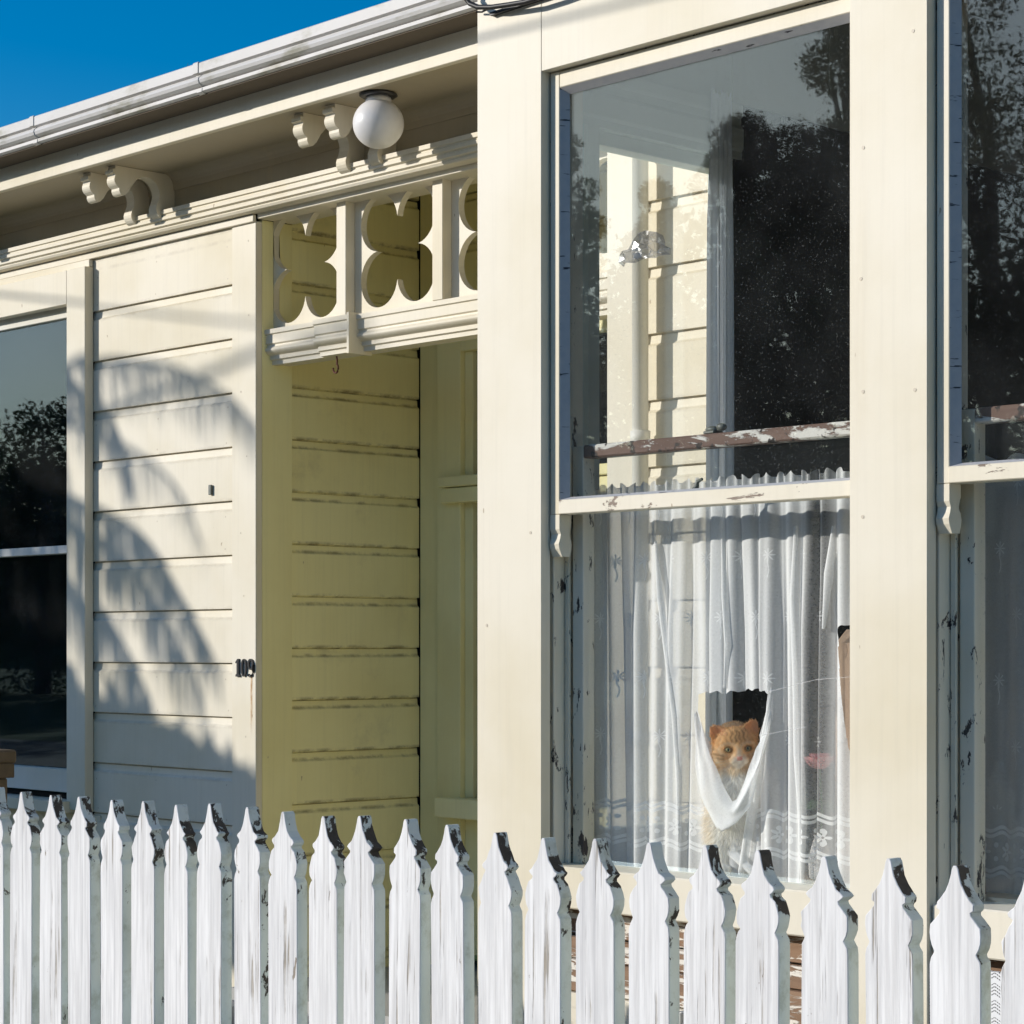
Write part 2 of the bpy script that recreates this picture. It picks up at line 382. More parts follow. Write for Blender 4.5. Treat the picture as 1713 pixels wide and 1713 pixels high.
def grassm():
    s = NT('lawn'); P = s.coord(False); n = s.noise(P, 9, 8, .7); b = s.noise(P, .8, 4)
    c = s.mix(n, (.030, .055, .014), (.085, .13, .036)); c = s.mix(s.step(b, .5, .8), c, (.14, .13, .06))
    return s.done(s.bsdf(c, .9, s.bump(n, .8, .03), .1))
M['grass'] = grassm(); M['asphalt'] = flat('asphalt', (.05, .05, .052), .85, .3, .3, 90); M['concrete'] = flat('footpath_asphalt', (.11, .108, .105), .85, .3, .15, 20)
M['footpath'] = flat('pale_concrete', (.40, .38, .345), .85, .3, .15, 20); M['paintline'] = flat('road_marking', (.7, .7, .68), .7)
def leafm(name, a, b):
    s = NT(name); P = s.coord(); n = s.noise(P, 3, 5); c = s.mix(n, a, b)
    d = s.n('BsdfDiffuse'); s.put(c, d.inputs[0]); t = s.n('BsdfTranslucent'); s.put(c, t.inputs[0])
    mx = s.n('MixShader'); mx.inputs[0].default_value = .12; s.put(d, mx.inputs[1]); s.put(t, mx.inputs[2]); return s.done(mx)
M['leaf'] = leafm('tree_leaf', (.028, .055, .016), (.075, .12, .035)); M['leaf2'] = leafm('palm_leaf', (.04, .075, .02), (.09, .14, .04))
M['bark'] = flat('bark', (.11, .08, .055), .95, .1, .4, 30, .8)

# ------------------------------------------------------------------ planes measured from the photograph
YL, YB = 4.2, 3.19              # front of the left wing, front of the bay
GND = -1.5
XC = -5.605                     # outer corner beside the porch
XP = -4.079                     # right side of the porch opening
XB = -3.48                      # left side of the bay
ZM0, ZM1 = 1.355, 1.42          # cornice moulding
ZS = 1.542                      # soffit
# ------------------------------------------------------------------ ground
def sheet(name, x0, x1, y0, y1, z, m, kind='structure'):
    b = MB(); b.quad((x0, y0, z), (x1, y0, z), (x1, y1, z), (x0, y1, z)); o = b.build(name, m); tag(o, kind=kind); return o
sheet('ground', -700, 700, -700, 700, GND, M['grass'])
sheet('pavement', -120, 120, -1.6, 1.9, GND + .004, M['footpath'])
sheet('road', -120, 120, -10.5, -1.9, GND - .1 + .108, M['asphalt'])
k_ = MB().box((-120, -1.9, GND), (120, -1.6, GND + .12), .01).build('kerb', M['concrete']); tag(k_, kind='structure')
hb_ = MB(); hr_ = random.Random(3); hp = [(-220 + 12 * k, 13.0 + 2.5 * math.sin(k * .9) + hr_.uniform(-.8, .8)) for k in range(30)]
for (xa, za), (xb, zb_) in zip(hp, hp[1:]): hb_.quad((xa, -75, GND - 1), (xb, -75, GND - 1), (xb, -95, GND + zb_), (xa, -95, GND + za)); hb_.quad((xa, -95, GND + za), (xb, -95, GND + zb_), (xb, -160, GND - 1), (xa, -160, GND - 1))
tag(hb_.build('hills', M['grass']), kind='structure')
sheet('path', -5.5, -4.2, 2.3, 4.1, GND + .004, M['concrete'])

# ------------------------------------------------------------------ house
house = thing('house', 'cream painted weatherboard villa with recessed porch and sash windowed bay', 'house', (-4.8, 4.2, GND))
PITCH = .1714
W1_, W2_ = (-3.286, -2.491), (-2.322, -1.527)
BP = [(0, 0), (0, .1385), (.008, .146), (.010, .1665), (.026, .1665), (.026, -.004), (.013, -.004), (.011, 0)]
def boards_front(x0, x1, y, zlines, top, mat, lastcut=None):
    """rusticated boards facing the street; zlines = lower edge of each board"""
    for i, z in enumerate(zlines):
        zt = min(z + PITCH, top)
        s = (zt - z) / PITCH
        j = random.uniform(-.0008, .0008)
        poly = [(y + d + j, z + (h if s > .99 else min(h, zt - z))) for d, h in BP]
        if s <= .99:
            poly = [(y + j, z), (y + j, zt), (y + .026, zt), (y + .026, z)]
        MB().prism(poly, x0, x1, 'x').build('weatherboard', mat, house, ((x0 + x1) / 2, y, z))
def boards_side(y0, y1, x, zlines, top, mat, sgn=-1):
    """boards on a wall whose face looks along +X (sgn -1: material goes to -X)"""
    for z in zlines:
        zt = min(z + PITCH, top); full = zt - z > PITCH * .97
        j = random.uniform(-.0008, .0008)
        poly = [(x + sgn * (d + j), z + h) for d, h in BP] if full else [(x, z), (x, zt), (x + sgn * .026, zt), (x + sgn * .026, z)]
        MB().prism(poly, y0, y1, 'y').build('weatherboard', mat, house, (x, (y0 + y1) / 2, z))
ZL = [1.151 - PITCH * k for k in range(0, 15)]
boards_front(-6.545, -5.731, YL + .006, ZL[1:], ZM0, M['cream_board'])
MB().prism([(YL + .006 + d, 1.151 + (h if h < .1 else h + .012)) for d, h in [(0, 0), (0, .190), (.026, .190), (.026, -.004), (.013, -.004), (.011, 0)]], -6.545, -5.731, 'x').build('weatherboard', M['cream_board'], house, (-6.14, YL, 1.151))
boards_front(-10.5, -8.2, YL + .006, ZL, ZM0, M['cream_board'])
boards_front(-3.947, XB - .002, YL + .006, ZL, ZM0, M['cream_board'])
ZP = [.165 - PITCH * .965 * k for k in range(-9, 8)]
PITCH_P = .1654
_p = PITCH; PITCH = PITCH_P
BPs = [(d, h * PITCH_P / _p) for d, h in BP]; BP0 = BP; BP = BPs
ZP = [PITCH_P * k - .0005 for k in range(-9, 10)]
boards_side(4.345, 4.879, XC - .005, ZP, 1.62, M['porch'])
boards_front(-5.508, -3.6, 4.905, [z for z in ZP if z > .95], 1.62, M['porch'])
PITCH = _p; BP = BP0
nh = MB(); nr = random.Random(12)
def nail(x, y, z, r=.0030): nh.prism([(x + r * math.cos(a * math.pi / 4), z + r * math.sin(a * math.pi / 4)) for a in range(8)], y, y - .0007, 'y')
for z in ZL[:12]:
    for x in (-6.51, -6.15, -5.765): nail(x + nr.uniform(-.012, .012), YL + .0065, z + .018 + nr.uniform(-.006, .006)); nail(x + nr.uniform(-.012, .012), YL + .0065, z + .118 + nr.uniform(-.008, .008))
for k in range(9):
    for x in (XB + .03, W1_[0] - .03, W1_[1] + .03, W2_[0] - .028):
        if nr.random() < .22: nail(x + nr.uniform(-.006, .006), YB - .0001, 1.30 - .21 * k + nr.uniform(-.03, .03), .0034)
    nail(-5.668 + nr.uniform(-.03, .03), YL - .0001, 1.25 - .22 * k + nr.uniform(-.03, .03))
tag(nh.build('nail_heads', M['nail'], house), kind='stuff')
# backing walls (solid structure behind the boards)
def part(name, a, b, m, ch=.0015, **k): return MB().box(a, b, ch).build(name, m, house)
part('wall_backing', (-6.70, YL + .033, GND + .3), (XC - .034, YL + .12, ZS - .002), M['black_gap'])
part('wall_backing', (-10.5, YL + .033, GND + .3), (-8.2, YL + .12, ZS - .002), M['black_gap'])
part('wall_backing', (XC - .12, YL + .13, GND + .3), (XC - .034, 4.98, 1.62), M['black_gap'])
part('wall_backing', (XP + .03, YL + .033, GND + .3), (XB - .002, YL + .10, 1.62), M['black_gap'])
part('wall_backing', (-5.6, 5.03, .95), (-3.6, 5.1, 1.62), M['black_gap'])
# corner boards
part('corner_board', (-5.730, YL, GND + .35), (XC, YL + .024, ZM0 - .024), M['cream'])
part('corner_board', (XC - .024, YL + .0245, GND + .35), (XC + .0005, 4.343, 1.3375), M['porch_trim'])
part('corner_board', (XP, YL, GND + .35), (-3.948, YL + .024, ZM0 - .024), M['cream'])
part('corner_board', (XP, YL + .0245, GND + .35), (XP + .024, 4.34, ZM0 - .022), M['cream'])
# porch back: nib, return and window frame
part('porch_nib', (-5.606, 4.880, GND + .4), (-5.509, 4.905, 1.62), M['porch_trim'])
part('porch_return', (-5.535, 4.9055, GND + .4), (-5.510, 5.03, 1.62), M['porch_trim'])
# frieze, moulding, soffit, fascia over the left wing and the porch
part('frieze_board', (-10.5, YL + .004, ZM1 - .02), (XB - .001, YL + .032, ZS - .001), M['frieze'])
part('fillet_strip', (-10.5, YL - .009, ZM0 - .026), (XC - .002, YL + .003, ZM0 - .004), M['cream'])
part('fillet_strip', (XP, YL - .009, ZM0 - .026), (XB - .001, YL + .003, ZM0 - .004), M['cream'])
o_ = lambda pts: [(YL - o, z) for o, z in pts]
CORN = [(-.003, 1.42), (.052, 1.42), (.052, 1.407), (.046, 1.4045), (.046, 1.401), (.049, 1.399), (.049, 1.389), (.040, 1.386), (.040, 1.383), (.042, 1.381), (.042, 1.372), (.033, 1.369), (.033, 1.366), (.035, 1.364), (.031, 1.357), (.018, 1.3535), (-.003, 1.3535)]
MB().prism(o_(CORN), -10.5, XB - .001, 'x').build('cornice_moulding', M['trim'], house)
part('porch_beam', (XC + .002, YL + .004, 1.338), (XP - .001, 4.345, ZM1 - .022), M['cream'])
COVE = [(0, ZS)] + [(.045 - .040 * math.sin(math.radians(a)), ZS - .045 + .045 - .042 * (1 - math.cos(math.radians(a)))) for a in range(0, 91, 15)] + [(.004, ZS - .050), (0, ZS - .050)]
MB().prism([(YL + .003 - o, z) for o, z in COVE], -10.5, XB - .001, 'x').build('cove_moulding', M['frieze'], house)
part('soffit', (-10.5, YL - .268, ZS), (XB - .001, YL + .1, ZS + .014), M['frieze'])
part('fascia_board', (-10.5, YL - .290, ZS - .004), (XB - .001, YL - .2685, ZS + .135), M['cream'])
GUT = [(.408, 1.700), (.411, 1.697), (.411, 1.669), (.401, 1.666), (.401, 1.663), (.408, 1.658), (.411, 1.650), (.408, 1.641), (.400, 1.635), (.391, 1.633), (.397, 1.630), (.398, 1.620), (.390, 1.615), (.292, 1.615), (.292, 1.690), (.296, 1.690), (.296, 1.622), (.382, 1.622), (.400, 1.645), (.403, 1.654), (.396, 1.664), (.404, 1.698)]
gut = MB().prism(o_(GUT), -10.5, XB - .001, 'x').build('gutter', M['gutter'], house)
MB().box((-10.5, YL - .386, 1.6115), (XB - .001, YL - .2925, 1.6145), 0).build('gutter_shade_plate', M['gutter_shade_plate'], gut)  # thin plate added to paint the gutter's underside as shaded
for gx in (-6.245, -5.345):
    MB().prism([(YL - (.36 + (o - .36) * 1.05), 1.66 + (z - 1.66) * 1.06) for o, z in GUT], gx - .012, gx + .012, 'x').build('gutter_joint', M['gutter'], gut)
MB().prism([(YL - .31, 1.69), (9.0, 3.0), (9.0, 3.03), (YL - .31, 1.72)][::-1] and [(YL - .26, 1.640), (9.0, 3.10), (9.0, 3.14), (YL - .26, 1.685)], -10.5, XB - .001, 'x').build('roof', M['roofing'], house)
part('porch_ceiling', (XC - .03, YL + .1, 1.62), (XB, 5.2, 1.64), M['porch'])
part('porch_floor', (XC, YL - .1, GND + .30), (XB - .002, 5.05, GND + .45), M['porch_floor'])

# eave brackets: C-shaped sawn brackets in pairs
def bracket_profile():
    # (distance out from the wall, height)
    z = ZS - .001
    p = [(-.003, z), (.225, z), (.225, z - .012), (.235, z - .012), (.235, z - .024), (.226, z - .027), (.226, z - .033)]
    p += arc(.205, z - .045, .024, 30, -60, 6)
    p += [(.211, z - .070), (.211, z - .078)] + arc(.196, z - .078, .014, -20, -120, 5)
    p += [(.176, z - .078)]
    p += [(.160, z - .052)]
    p += [(x, y) for x, y in arc(.108, z - .072, .052, 30, 205, 12)]
    p += [(.066, z - .104), (.066, z - .109)]
    p += arc(.040, z - .118, .029, 20, -120, 8)
    p += [(.0, z - .136), (-.003, z - .136)]
    return p
bp = bracket_profile()
for bx in (-6.07, -6.215, -4.955, -5.10, -3.84, -7.18, -7.325):
    MB().prism([(YL - o, z) for o, z in bp], bx - .022, bx + .022, 'x').build('eave_bracket', M['trim'], house)

# fretwork over the porch opening
YF = 4.268
def fret(x0, x1, z0, z1, cx, cz, r=.079):
    dx = dz = r - .0006
    # outline of four overlapping round lobes: arcs that meet in four cusps
    e1 = math.sqrt(max(1e-9, r * r - dz * dz)); e2 = math.sqrt(r * r - dx * dx)
    a0, a1 = math.atan2(-dz, e1), math.atan2(e2, -dx); q1 = [(dx + r * math.cos(a0 + (a1 - a0) * i / 24), dz + r * math.sin(a0 + (a1 - a0) * i / 24)) for i in range(25)]
    q2 = [(-x, z) for x, z in q1[::-1]]; q3 = [(-x, -z) for x, z in q1]; q4 = [(x, -z) for x, z in q1[::-1]]
    pts = q1 + q2[1:] + q3[1:] + q4[1:-1]
    bm = bmesh.new()
    ov = [bm.verts.new((x, YF, z)) for x, z in ((x0, z0), (x1, z0), (x1, z1), (x0, z1))]
    iv = [bm.verts.new((cx + q[0], YF, cz + q[1])) for q in pts]
    ed = [bm.edges.new((a[i], a[(i + 1) % len(a)])) for a in (ov, iv) for i in range(len(a))]
    bmesh.ops.triangle_fill(bm, use_beauty=True, edges=ed)
    fs = bm.faces[:]
    ex = bmesh.ops.extrude_face_region(bm, geom=fs)
    for v in ex['geom']:
        if isinstance(v, bmesh.types.BMVert): v.co.y += .022
    bmesh.ops.recalc_face_normals(bm, faces=bm.faces[:])
    b = MB(); b.merge(bm); b.build('fret_panel', M['cream'], house)
ZF0, ZF1 = .995, 1.368
posts = [-5.2235, -4.7865, -4.3495]
edges = [XC + .001] + posts + [XP - .001]
cen = [-5.442, -5.005, -4.568, -4.214]
for i in range(4): fret(edges[i] + (.0005 if i else 0), edges[i + 1] - .0005, ZF0, ZF1, cen[i], 1.179, .0842 if i < 3 else .064)
for px_ in posts:
    part('fret_post', (px_ - .0225, YF - .036, ZF0), (px_ + .0225, YF - .0005, ZF1), M['cream'])
RAIL = [(0.0, .994), (-.052, .994), (-.052, .980), (-.046, .977), (-.046, .950), (-.040, .946)] + [(-.040 + .004 - .014 * math.sin(math.radians(a)), .944 - .028 * a / 180) for a in range(20, 180, 20)] + [(-.030, .914), (-.030, .902), (-.022, .899), (-.022, .886), (.0, .886)]
YR = 4.285
MB().prism([(YR + o, z) for o, z in RAIL] , XC + .001, XP - .001, 'x').build('porch_rail_moulding', M['trim'], house)
part('rail_underside', (XC + .001, YR + .0005, .888), (XP - .001, YR + .05, .993), M['cream'])
BL = [(YR + o * 1.0 - .022, z) for o, z in RAIL[1:-1]] + [(YR - .018, .884), (YR - .018, .996)]
MB().prism(BL, -5.335, -5.165, 'x').build('rail_block', M['trim'], house)
MB().box((-5.1645, YR - .080, .876), (-5.153, YR + .01, .999), .001).build('rail_block', M['cream'], house)

# downpipe beside the porch
dp = MB().tube([(-3.921, YL - .04, GND + .2), (-3.921, YL - .04, 1.33)], .021, 16).build('downpipe', M['white_trim'], house)
for z in (1.26, .52, -.25):
    MB().lathe([(.021, 0), (.026, .001), (.026, .034), (.021, .035)], (-3.921, YL - .04, z), 16).build('pipe_collar', M['white_trim'], dp)
MB().tube([(-3.921, YL - .04, 1.325), (-3.921, YL - .06, 1.37), (-3.921, YL - .33, 1.60), (-3.921, YL - .335, 1.63)], .021, 12).build('pipe_bend', M['white_trim'], dp)

# ------------------------------------------------------------------ sash windows
def sash_window(x0, x1, zb, zt, yf, zmeet, zbrown, worn=True, pane_mat='glass', drop=.05):
    """double hung window. mesh 'window' is the fixed frame, children are the moving sashes' members"""
    f = MB()
    f.box((x0 - .03, yf + .038, zb - .09), (x0 - .002, yf + .125, zt + .03)); f.box((x1 + .002, yf + .038, zb - .09), (x1 + .03, yf + .125, zt + .03))
    f.box((x0 - .0015, yf + .038, zt + .002), (x1 + .0015, yf + .125, zt + .028))
    for xx in (x0, x1 - .011): f.box((xx, yf + .0685, zb), (xx + .011, yf + .0755, zt), .001)
    win = f.build('window', M['worn'] if worn else M['cream'], house)
    y1, y1b = yf + .022, yf + .058
    y2, y2b = yf + .078, yf + .112
    st = M['trim']
    # outer (upper) sash
    zt1 = zt - .018
    gx0, gx1 = x0 + .041, x1 - .019
    def sub(name, m, *boxes, ch=.0015):
        b = MB()
        for a, c in boxes: b.box(a, c, ch)
        return b.build(name, m, win)
    sub('sash_stile', st, ((x0 + .004, y1, zmeet + .0), (gx0 - .010, y1b, zt - .002)))
    sub('sash_stile', st, ((gx1 + .010, y1, zmeet), (x1 - .003, y1b, zt - .002)))
    sub('sash_rail', st, ((gx0 - .0098, y1, zt - .036), (gx1 + .0098, y1b, zt - .003)))
    sub('meeting_rail', M['rail'], ((gx0 - .0098, y1 - .004, zmeet), (gx1 + .0098, y1b + .003, zmeet + .029)))
    zg0, zg1 = zmeet + .0295, zt - .0365
    def pt(poly, a, b, ax): MB().prism(poly, a, b, ax).build('putty_line', M['putty'], win)
    pt([(gx0 - .0097, y1 + .001), (gx0 - .0097, y1 + .018), (gx0 + .003, y1 + .018)], zg0, zg1, 'z')
    pt([(gx1 + .0097, y1 + .001), (gx1 + .0097, y1 + .018), (gx1 - .003, y1 + .018)], zg0, zg1, 'z')
    pt([(y1 + .001, zg1), (y1 + .018, zg1), (y1 + .018, zg1 - .012)], gx0 - .0096, gx1 + .0096, 'x')
    pt([(y1 + .001, zg0), (y1 + .018, zg0), (y1 + .018, zg0 + .006)], gx0 - .0096, gx1 + .0096, 'x')
    sub('pane', M[pane_mat], ((gx0 - .009, y1 + .0185, zg0), (gx1 + .009, y1 + .0215, zg1)), ch=0)
    # horns under the meeting rail
    hz = zmeet - .0005
    prof = [(0, 0), (0, -.022), (-.006 + .006, -.030), (.004, -.040), (.002, -.050), (-.002, -.060), (.0, -.070), (.004, -.078), (.008, -.086), (.030, -.086), (.034, -.074), (.036, -.062), (.033, -.050), (.028, -.042), (.030, -.032), (.034, -.022), (.034, 0)]
    for a, b in ((x0 + .004, gx0 - .010), (gx1 + .010, x1 - .003)):
        MB().prism([(y1 + d, hz + h) for d, h in prof], a, b, 'x').build('sash_horn', M['trim'], win)
    # inner (lower) sash
    hx0, hx1 = x0 + .044, x1 - .042
    sub('sash_stile', M['worn'], ((x0 + .013, y2, zb + .0), (hx0, y2b, zbrown + .026)))
    sub('sash_stile', M['worn'], ((hx1, y2, zb), (x1 - .013, y2b, zbrown + .026)))
    sub('meeting_rail', M['peel'], ((hx0 + .0005, y2 - .002, zbrown), (hx1 - .0005, y2b, zbrown + .027)), ch=.003)
    bq = MB().box((x0 + .002, yf + .010, zb - .085), (x1 - .002, yf + .115, zb), .003); bq.build('bottom_rail', M['trim'], win)
    sub('pane', M[pane_mat], ((hx0 - .004, y2 + .012, zb + .001), (hx1 + .004, y2 + .015, zbrown - .0005)), ch=0)
    # fastener
    cx = (x0 + x1) / 2 - .01
    c = MB(); c.ball((cx, y2 + .012, zbrown + .036), (.016, .010, .007), 12, 8); c.ball((cx + .026, y2 + .01, zbrown + .039), (.012, .008, .008), 12, 8); c.box((cx - .014, y2, zbrown + .0275), (cx + .014, y2b - .004, zbrown + .033))
    c.build('sash_fastener', M['catch'], win)
    c = MB(); c.tube([(cx - .02, y1b - .006, zmeet + .031), (cx - .006, y1b - .006, zmeet + .040), (cx - .004, y1b - .006, zmeet + .050), (cx + .008, y1b - .006, zmeet + .054)], [.004, .005, .004, .003], 6); c.box((cx - .022, y1b - .016, zmeet + .0295), (cx + .004, y1b - .001, zmeet + .035))
    c.build('sash_keeper', M['catch'], win)
    return win, (hx0, hx1, y2)
ZB, ZT = -.447, 1.184
W1 = (-3.286, -2.491); W2 = (-2.322, -1.527)
win1, g1 = sash_window(*W1, ZB, ZT, YB, .273, .390)
win2, g2 = sash_window(*W2, ZB, ZT, YB, .285, .392)
# bay front boards
def bpart(name, x0, x1, z0, z1, m=None, y0=YB, y1=YB + .026): return part(name, (x0, y0, z0), (x1, y1, z1), m or M['cream'], .0007)
TOPZ = 2.1
bpart('bay_post', XB, W1[0], GND + .4, TOPZ); bpart('bay_post', W1[1], W2[0], GND + .4, TOPZ); bpart('bay_post', W2[1], W2[1] + .19, GND + .4, TOPZ)
bpart('head_board', W1[0] + .0005, W1[1] - .0005, ZT, TOPZ, y0=YB + .0005); bpart('head_board', W2[0] + .0005, W2[1] - .0005, ZT, TOPZ, y0=YB + .0005)
for a, b in (W1, W2):
    part('apron_board', (a + .0005, YB + .060, -.590), (b - .0005, YB + .08, -.5335), M['bare'])
    part('apron_board', (a + .0005, YB + .034, -.634), (b - .0005, YB + .06, -.5925), M['bare'])
    part('apron_board', (a + .0005, YB + .024, -.70), (b - .0005, YB + .05, -.637), M['bare'])
    part('apron_board', (a + .0005, YB + .018, GND + .4), (b - .0005, YB + .05, -.703), M['cream_board'])
def ventm():
    s = NT('pierced_white_screen'); tc = s.n('TexCoord'); sx = s.n('SeparateXYZ'); s.put(tc.outputs['Object'], sx.inputs[0]); x, z = sx.outputs[0], sx.outputs[2]
    ph = s.math('MULTIPLY', s.math('ABSOLUTE', s.math('SUBTRACT', s.math('FRACT', s.math('DIVIDE', x, .03)), .5)), .016)
    zz = s.math('ADD', z, ph)
    rows = s.math('LESS_THAN', s.math('FRACT', s.math('DIVIDE', zz, .0058)), .38)
    grp = s.math('LESS_THAN', s.math('FRACT', s.math('DIVIDE', zz, .029)), .66)
    dash = s.math('LESS_THAN', s.math('FRACT', s.math('DIVIDE', x, .0036)), .68)
    m = s.math('MULTIPLY', rows, s.math('MULTIPLY', grp, dash))
    return s.done(s.bsdf(s.mix(m, (.80, .80, .80), (.02, .02, .022)), .6))
M['vent'] = ventm()
part('pierced_screen', (W2[0] + .001, YB + .006, -.80), (W2[0] + .30, YB + .0165, -.551), M['vent'], 0)

# bay left wall with its side window (seen from inside, through the front glass)
XI = -3.42; YW0, YW1 = 3.49, 3.94
part('bay_side_wall', (XB + .0285, YB + .0265, GND + .4), (XI, YW0, TOPZ), M['inside'])
part('bay_side_wall', (XB + .0285, YW0 + .0005, 1.135), (XI, YW1, TOPZ), M['inside'])
part('bay_side_wall', (XB + .0285, YW0 + .0005, GND + .4), (XI, YW1, -.45), M['inside'])
part('bay_side_wall', (XB + .0285, YW1 + .0005, GND + .4), (XI, YL + .1, TOPZ), M['inside'])
ZBy = [-1.1 + PITCH * k for k in range(0, 16)]
def boards_left(y0, y1, zs):       # outside face of the bay's left wall looks along -X
    for z in zs:
        MB().prism([(XB + .002 + d, z + h) for d, h in BP], y0, y1, 'y').build('weatherboard', M['cream_board'], house, (XB + .002, (y0 + y1) / 2, z))
boards_left(YB + .0265, YW0 - .06, ZBy); boards_left(YW0 - .0595, YW1 + .05, [z for z in ZBy if z > 1.19 or z < -.64]); boards_left(YW1 + .0505, YL - .002, ZBy)
sw = MB()
for a, b in (((XI - .05, YW0, -.45), (XI - .006, YW0 + .014, 1.135)), ((XI - .05, YW1 - .03, -.45), (XI - .006, YW1, 1.135)), ((XI - .05, YW0 + .0145, 1.105), (XI - .006, YW1 - .0305, 1.135)), ((XI - .05, YW0 + .0145, -.45), (XI - .006, YW1 - .0305, -.40))): sw.box(a, b)
swin = sw.build('window', M['inside'], house)
MB().box((XI - .032, YW0 + .013, -.401), (XI - .029, YW1 - .029, 1.106), 0).build('pane', M['glass_clean'], swin)
# interior casings round the side window
CAS = [(0, 0), (.012, 0), (.012, .010), (.018, .014), (.018, .040), (.010, .046), (.010, .056), (.016, .060), (.016, .074), (0, .078)]
MB().prism([(XI + d, 1.137 + h * 1.7) for d, h in CAS], YB + .14, YW1 + .02, 'y').build('window_casing', M['inside'], swin)
MB().prism([(XI + d, YW0 - .004 - h) for d, h in CAS], -.45, 1.1365, 'z').build('window_casing', M['inside'], swin)
part('bay_corner_post', (XI + .0005, YB + .128, -1.0), (XI + .055, YB + .175, 1.50), M['inside'])
part('inner_post', (W1[1] + .02, YB + .1255, -1.0), (W2[0] - .02, YB + .15, 1.50), M['inside'])
# rooms
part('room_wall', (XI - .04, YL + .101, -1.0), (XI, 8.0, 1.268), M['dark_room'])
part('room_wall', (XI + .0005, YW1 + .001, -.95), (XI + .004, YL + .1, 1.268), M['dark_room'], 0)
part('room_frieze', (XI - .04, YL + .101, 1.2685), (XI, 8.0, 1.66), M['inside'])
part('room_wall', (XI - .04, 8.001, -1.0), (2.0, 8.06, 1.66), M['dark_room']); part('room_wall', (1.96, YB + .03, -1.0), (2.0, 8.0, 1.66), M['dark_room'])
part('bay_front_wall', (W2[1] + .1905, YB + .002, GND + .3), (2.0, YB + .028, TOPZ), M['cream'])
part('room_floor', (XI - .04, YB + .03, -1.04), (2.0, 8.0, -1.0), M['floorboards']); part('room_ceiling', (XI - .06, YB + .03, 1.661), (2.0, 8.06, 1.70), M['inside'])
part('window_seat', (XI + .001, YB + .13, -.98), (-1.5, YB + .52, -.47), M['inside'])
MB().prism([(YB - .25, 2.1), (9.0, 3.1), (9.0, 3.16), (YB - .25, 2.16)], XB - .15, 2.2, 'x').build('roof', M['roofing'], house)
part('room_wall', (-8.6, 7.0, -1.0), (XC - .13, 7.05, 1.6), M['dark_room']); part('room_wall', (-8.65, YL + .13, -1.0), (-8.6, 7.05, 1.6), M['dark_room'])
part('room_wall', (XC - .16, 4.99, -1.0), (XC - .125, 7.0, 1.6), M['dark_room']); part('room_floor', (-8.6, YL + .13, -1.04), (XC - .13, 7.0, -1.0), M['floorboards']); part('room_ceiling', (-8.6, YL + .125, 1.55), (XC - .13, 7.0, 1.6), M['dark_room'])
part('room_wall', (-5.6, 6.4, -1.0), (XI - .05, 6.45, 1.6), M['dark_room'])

# left window
XW = -6.648; XWl = -7.75
lw = MB()
for a, b in (((XW, YL - .030, -.56), (XW + .116, YL + .004, 1.302)), ((XWl - .150, YL - .030, -.56), (XWl, YL + .004, 1.302)), ((XWl + .0005, YL - .030, 1.185), (XW - .0005, YL + .004, 1.302))): lw.box(a, b)
lwin = lw.build('window', M['cream'], house)
def lsub(name, m, a, b, ch=.0015): return MB().box(a, b, ch).build(name, m, lwin)
lsub('sash_rail', M['white_trim'], (XWl + .03, YL + .012, 1.150), (XW - .026, YL + .045, 1.20)); lsub('meeting_rail', M['white_trim'], (XWl + .03, YL + .008, .328), (XW - .0255, YL + .045, .356))
lsub('sash_stile', M['white_trim'], (XW - .025, YL + .012, -.42), (XW + .02, YL + .045, 1.20)); lsub('sash_stile', M['white_trim'], (XWl - .02, YL + .012, -.42), (XWl + .029, YL + .045, 1.20))
lsub('bottom_rail', M['white_trim'], (XWl - .0, YL + .002, -.505), (XW - .0, YL + .045, -.425)); lsub('sill', M['trim'], (XWl - .2, YL - .07, -.57), (XW + .02, YL + .03, -.53))
lsub('pane', M['glass'], (XWl + .028, YL + .026, .355), (XW - .0245, YL + .029, 1.151), 0); lsub('pane', M['glass'], (XWl + .028, YL + .036, -.426), (XW - .0245, YL + .039, .33), 0)
lsub('window_seam', M['black_gap'], (XWl, YL + .03, -.53), (XW, YL + .044, -.5055), 0)
lsub('window_lining', M['dark_room'], (XW + .021, YL + .012, -.5), (XW + .03, YL + .05, 1.22), 0)
part('wall_backing', (-8.2, YL + .05, GND + .3), (XW, YL + .12, -.50), M['cream_board']); part('wall_backing', (-8.2, YL + .05, 1.21), (XW, YL + .12, ZS), M['black_gap'])
part('weatherboard', (XWl - .2, YL + .007, GND + .4), (XW + .15, YL + .03, -.72), M['cream_board']); part('weatherboard', (XWl - .2, YL + .007, -.715), (XW + .15, YL + .03, -.575), M['cream_board'])
part('head_strip', (XWl - .3, YL - .012, 1.3035), (XW + .115, YL + .003, 1.328), M['cream'])

# porch window in the deep corner
pw = MB()
for a, b in (((-5.506, 4.866, -1.0), (-5.392, 4.905, 1.03)), ((-5.3915, 4.866, .965), (-4.6, 4.905, 1.03)), ((-5.3915, 4.886, -.49), (-5.352, 4.92, .9645)), ((-5.3515, 4.892, .470), (-4.6, 4.922, .545))): pw.box(a, b, .002)
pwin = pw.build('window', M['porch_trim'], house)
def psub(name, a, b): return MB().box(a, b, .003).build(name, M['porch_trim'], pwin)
psub('transom', (-5.462, 4.828, .522), (-4.6, 4.8655, .556)); psub('transom', (-5.458, 4.838, .470), (-4.6, 4.8655, .519)); psub('sill', (-5.445, 4.80, -.552), (-4.6, 4.8655, -.488))
MB().box((-5.3525, 4.9005, -.49), (-4.6, 4.9045, .966), 0).build('pane', M['glass'], pwin)
part('porch_panel', (-5.3915, 4.888, -1.0), (-4.6, 4.92, -.491), M['porch_trim'])
